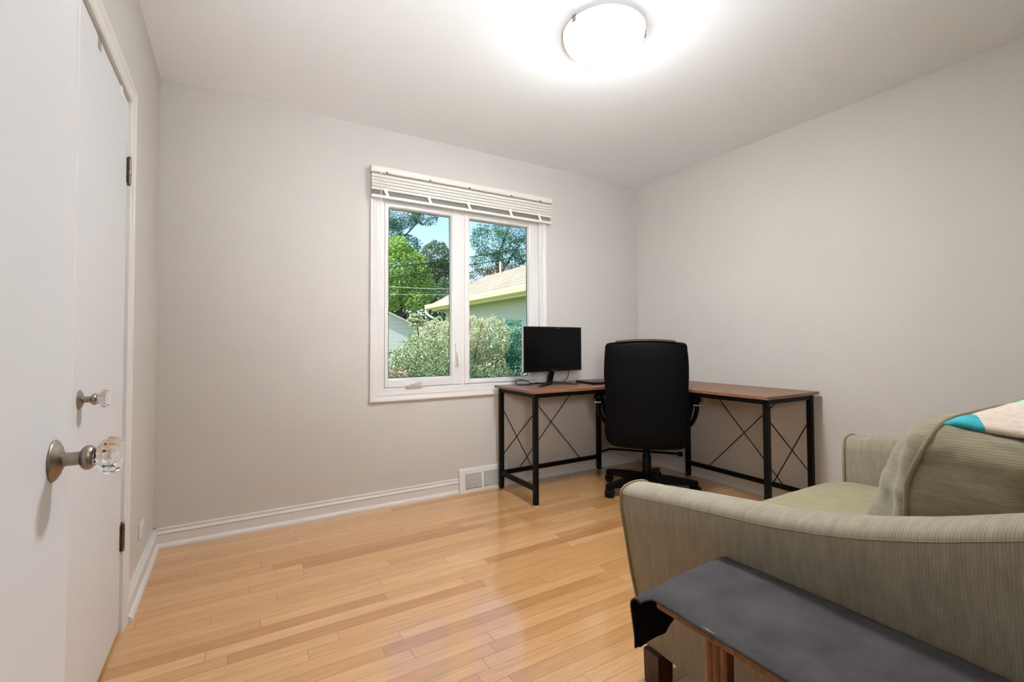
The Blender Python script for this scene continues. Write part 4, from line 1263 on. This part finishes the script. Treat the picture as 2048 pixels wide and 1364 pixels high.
plant('shrub', 'low dark green shrub added as shade under the bushes in the left pane', 'shrub', (2.25, 2.58, G),
      [(2.08, 2.58, 0.46, 0.30, 0.14, 0.24), (2.48, 2.58, 0.50, 0.30, 0.14, 0.24), (2.3, 2.58, 0.05, 0.4, 0.14, 0.5)], 9000, 0.017, M['leaf_dark'], 27, stems(2.25, 2.58, 0.5, 0.14, 6, 6))  # dark leaves added to give the bushes shaded bottoms
plant('shrub', 'small rust and cream shrub at the lower left of the window', 'shrub', (1.98, 2.2, G),
      [(1.93, 2.2, 0.66, 0.13, 0.12, 0.10), (1.93, 2.2, 0.35, 0.2, 0.2, 0.3)], 700, 0.03, M['leaf_rust'], 25, stems(1.95, 2.2, 0.65, 0.1, 4, 5))
plant('sapling', 'pale young sapling with layered leaves before the white gable', 'sapling', (2.73, 3.8, G),
      [(2.70, 3.8, 1.47, 0.075, 0.06, 0.018), (2.66, 3.8, 1.40, 0.10, 0.08, 0.018), (2.78, 3.8, 1.38, 0.09, 0.08, 0.018), (2.70, 3.8, 1.32, 0.10, 0.08, 0.02)], 420, 0.028, M['leaf_cream'], 26,
      [([(2.74, 3.8, G), (2.74, 3.8, 1.2), (2.70, 3.8, 1.47)], 0.012, 0.004)])

# garage with hip roof
gx, gy, ez = 6.26, 12.86, 2.37
ga = thing('garage', 'pale stucco garage with tan shingle hip roof and cream gutter', 'building', (gx+1.5, gy-5, G))
gw = 3.08; y_near = 2.5
MB().box(gx+0.50, gx+gw-0.50, y_near, gy-0.50, G, ez-0.02).build('wall', M['stucco'], ga)
xr = gx+gw/2; rz_ = 3.36
rf = MB()
rf.add([(gx, gy, ez), (gx, y_near, ez), (gx+gw, y_near, ez), (gx+gw, gy, ez), (xr, gy-1.55, rz_), (xr, y_near, rz_)],
       [(0, 1, 5, 4), (2, 3, 4, 5), (3, 0, 4), (1, 2, 5), (0, 3, 2, 1)])
roof_o = rf.build('roof', M['shingle'], ga)
b = MB()
b.box(gx-0.10, gx+0.02, y_near, gy+0.10, ez-0.12, ez+0.03); b.box(gx-0.10, gx+gw+0.1, gy, gy+0.10, ez-0.12, ez+0.03)
b.build('gutter', M['fascia'], ga, bevel=0.02)
b = MB(); b.box(gx+0.02, gx+0.05, y_near, gy, ez-0.20, ez); b.box(gx-0.04, gx+0.52, y_near, gy, ez-0.145, ez-0.115)
b.box(gx+0.02, gx+gw, gy-0.36, gy-0.02, ez-0.20, ez-0.16)
b.build('fascia', M['fascia'], ga)
MB().tube(spline([(gx-0.04, gy+0.03, ez-0.12), (gx-0.02, gy+0.02, ez-0.28), (gx+0.20, gy-0.16, ez-0.45), (gx+0.42, gy-0.38, ez-0.60), (gx+0.45, gy-0.44, G+0.1)]), 0.045, 8).build('downspout', M['soffit'], ga, smooth=True)
MB().lathe([(0.03, 0.0), (0.03, 0.45)], 10, Matrix.Translation((gx+1.40, 10.0, 3.2))).build('vent_pipe', M['soffit'], ga)

# white sided building with a sloping gable at left
sg = thing('sided_building', 'white lap-sided gable building at the lower left of the window', 'building', (4.0, 14, G))
sl = (2.13-1.443)/(6.69-5.18)
xa = 2.6; za = 2.13+(5.18-xa)*sl
b = MB(); b.prism([(-1.4, G), (6.75, G), (6.75, 2.13-(6.75-5.18)*sl), (xa, za), (-1.4, za-(xa+1.4)*sl)], 14.0, 15.4, 'y')
b.build('wall', M['siding'], sg)
b = MB()
b.prism([(6.85, 2.13-(6.85-5.18)*sl), (xa, za), (-1.5, za-(xa+1.5)*sl), (-1.5, za-(xa+1.5)*sl+0.05), (xa, za+0.06), (6.85, 2.13-(6.85-5.18)*sl+0.05)], 13.85, 15.5, 'y')
b.build('roof', M['siding'], sg)

# overhead wires
def wire(p0, p1, r, m, label):
    a = Vector(p0); c = Vector(p1); d = c-a
    pts = [a+d*t+Vector((0, 0, -0.015*(1-(2*t-1)**2))) for t in [-1.5+4.0*i/24 for i in range(25)]]
    tag(MB().tube(pts, r, 6).build('overhead_wire', m, smooth=True), label, 'wire')
wire((2.933, 6, 2.521), (6.107, 6, 3.217), 0.0095, M['wire_black'], 'upper of the two sloping black overhead wires')
wire((2.934, 6, 2.313), (6.106, 6, 3.066), 0.0095, M['wire_black'], 'lower of the two sloping black overhead wires')
wire((5.857, 16.2, 3.392), (8.478, 16.2, 3.445), 0.009, M['wire_white'], 'upper of the two pale level overhead wires in the left pane')
wire((5.861, 16.2, 3.088), (8.478, 16.2, 3.194), 0.006, M['wire_white'], 'lower of the two pale level overhead wires in the left pane')
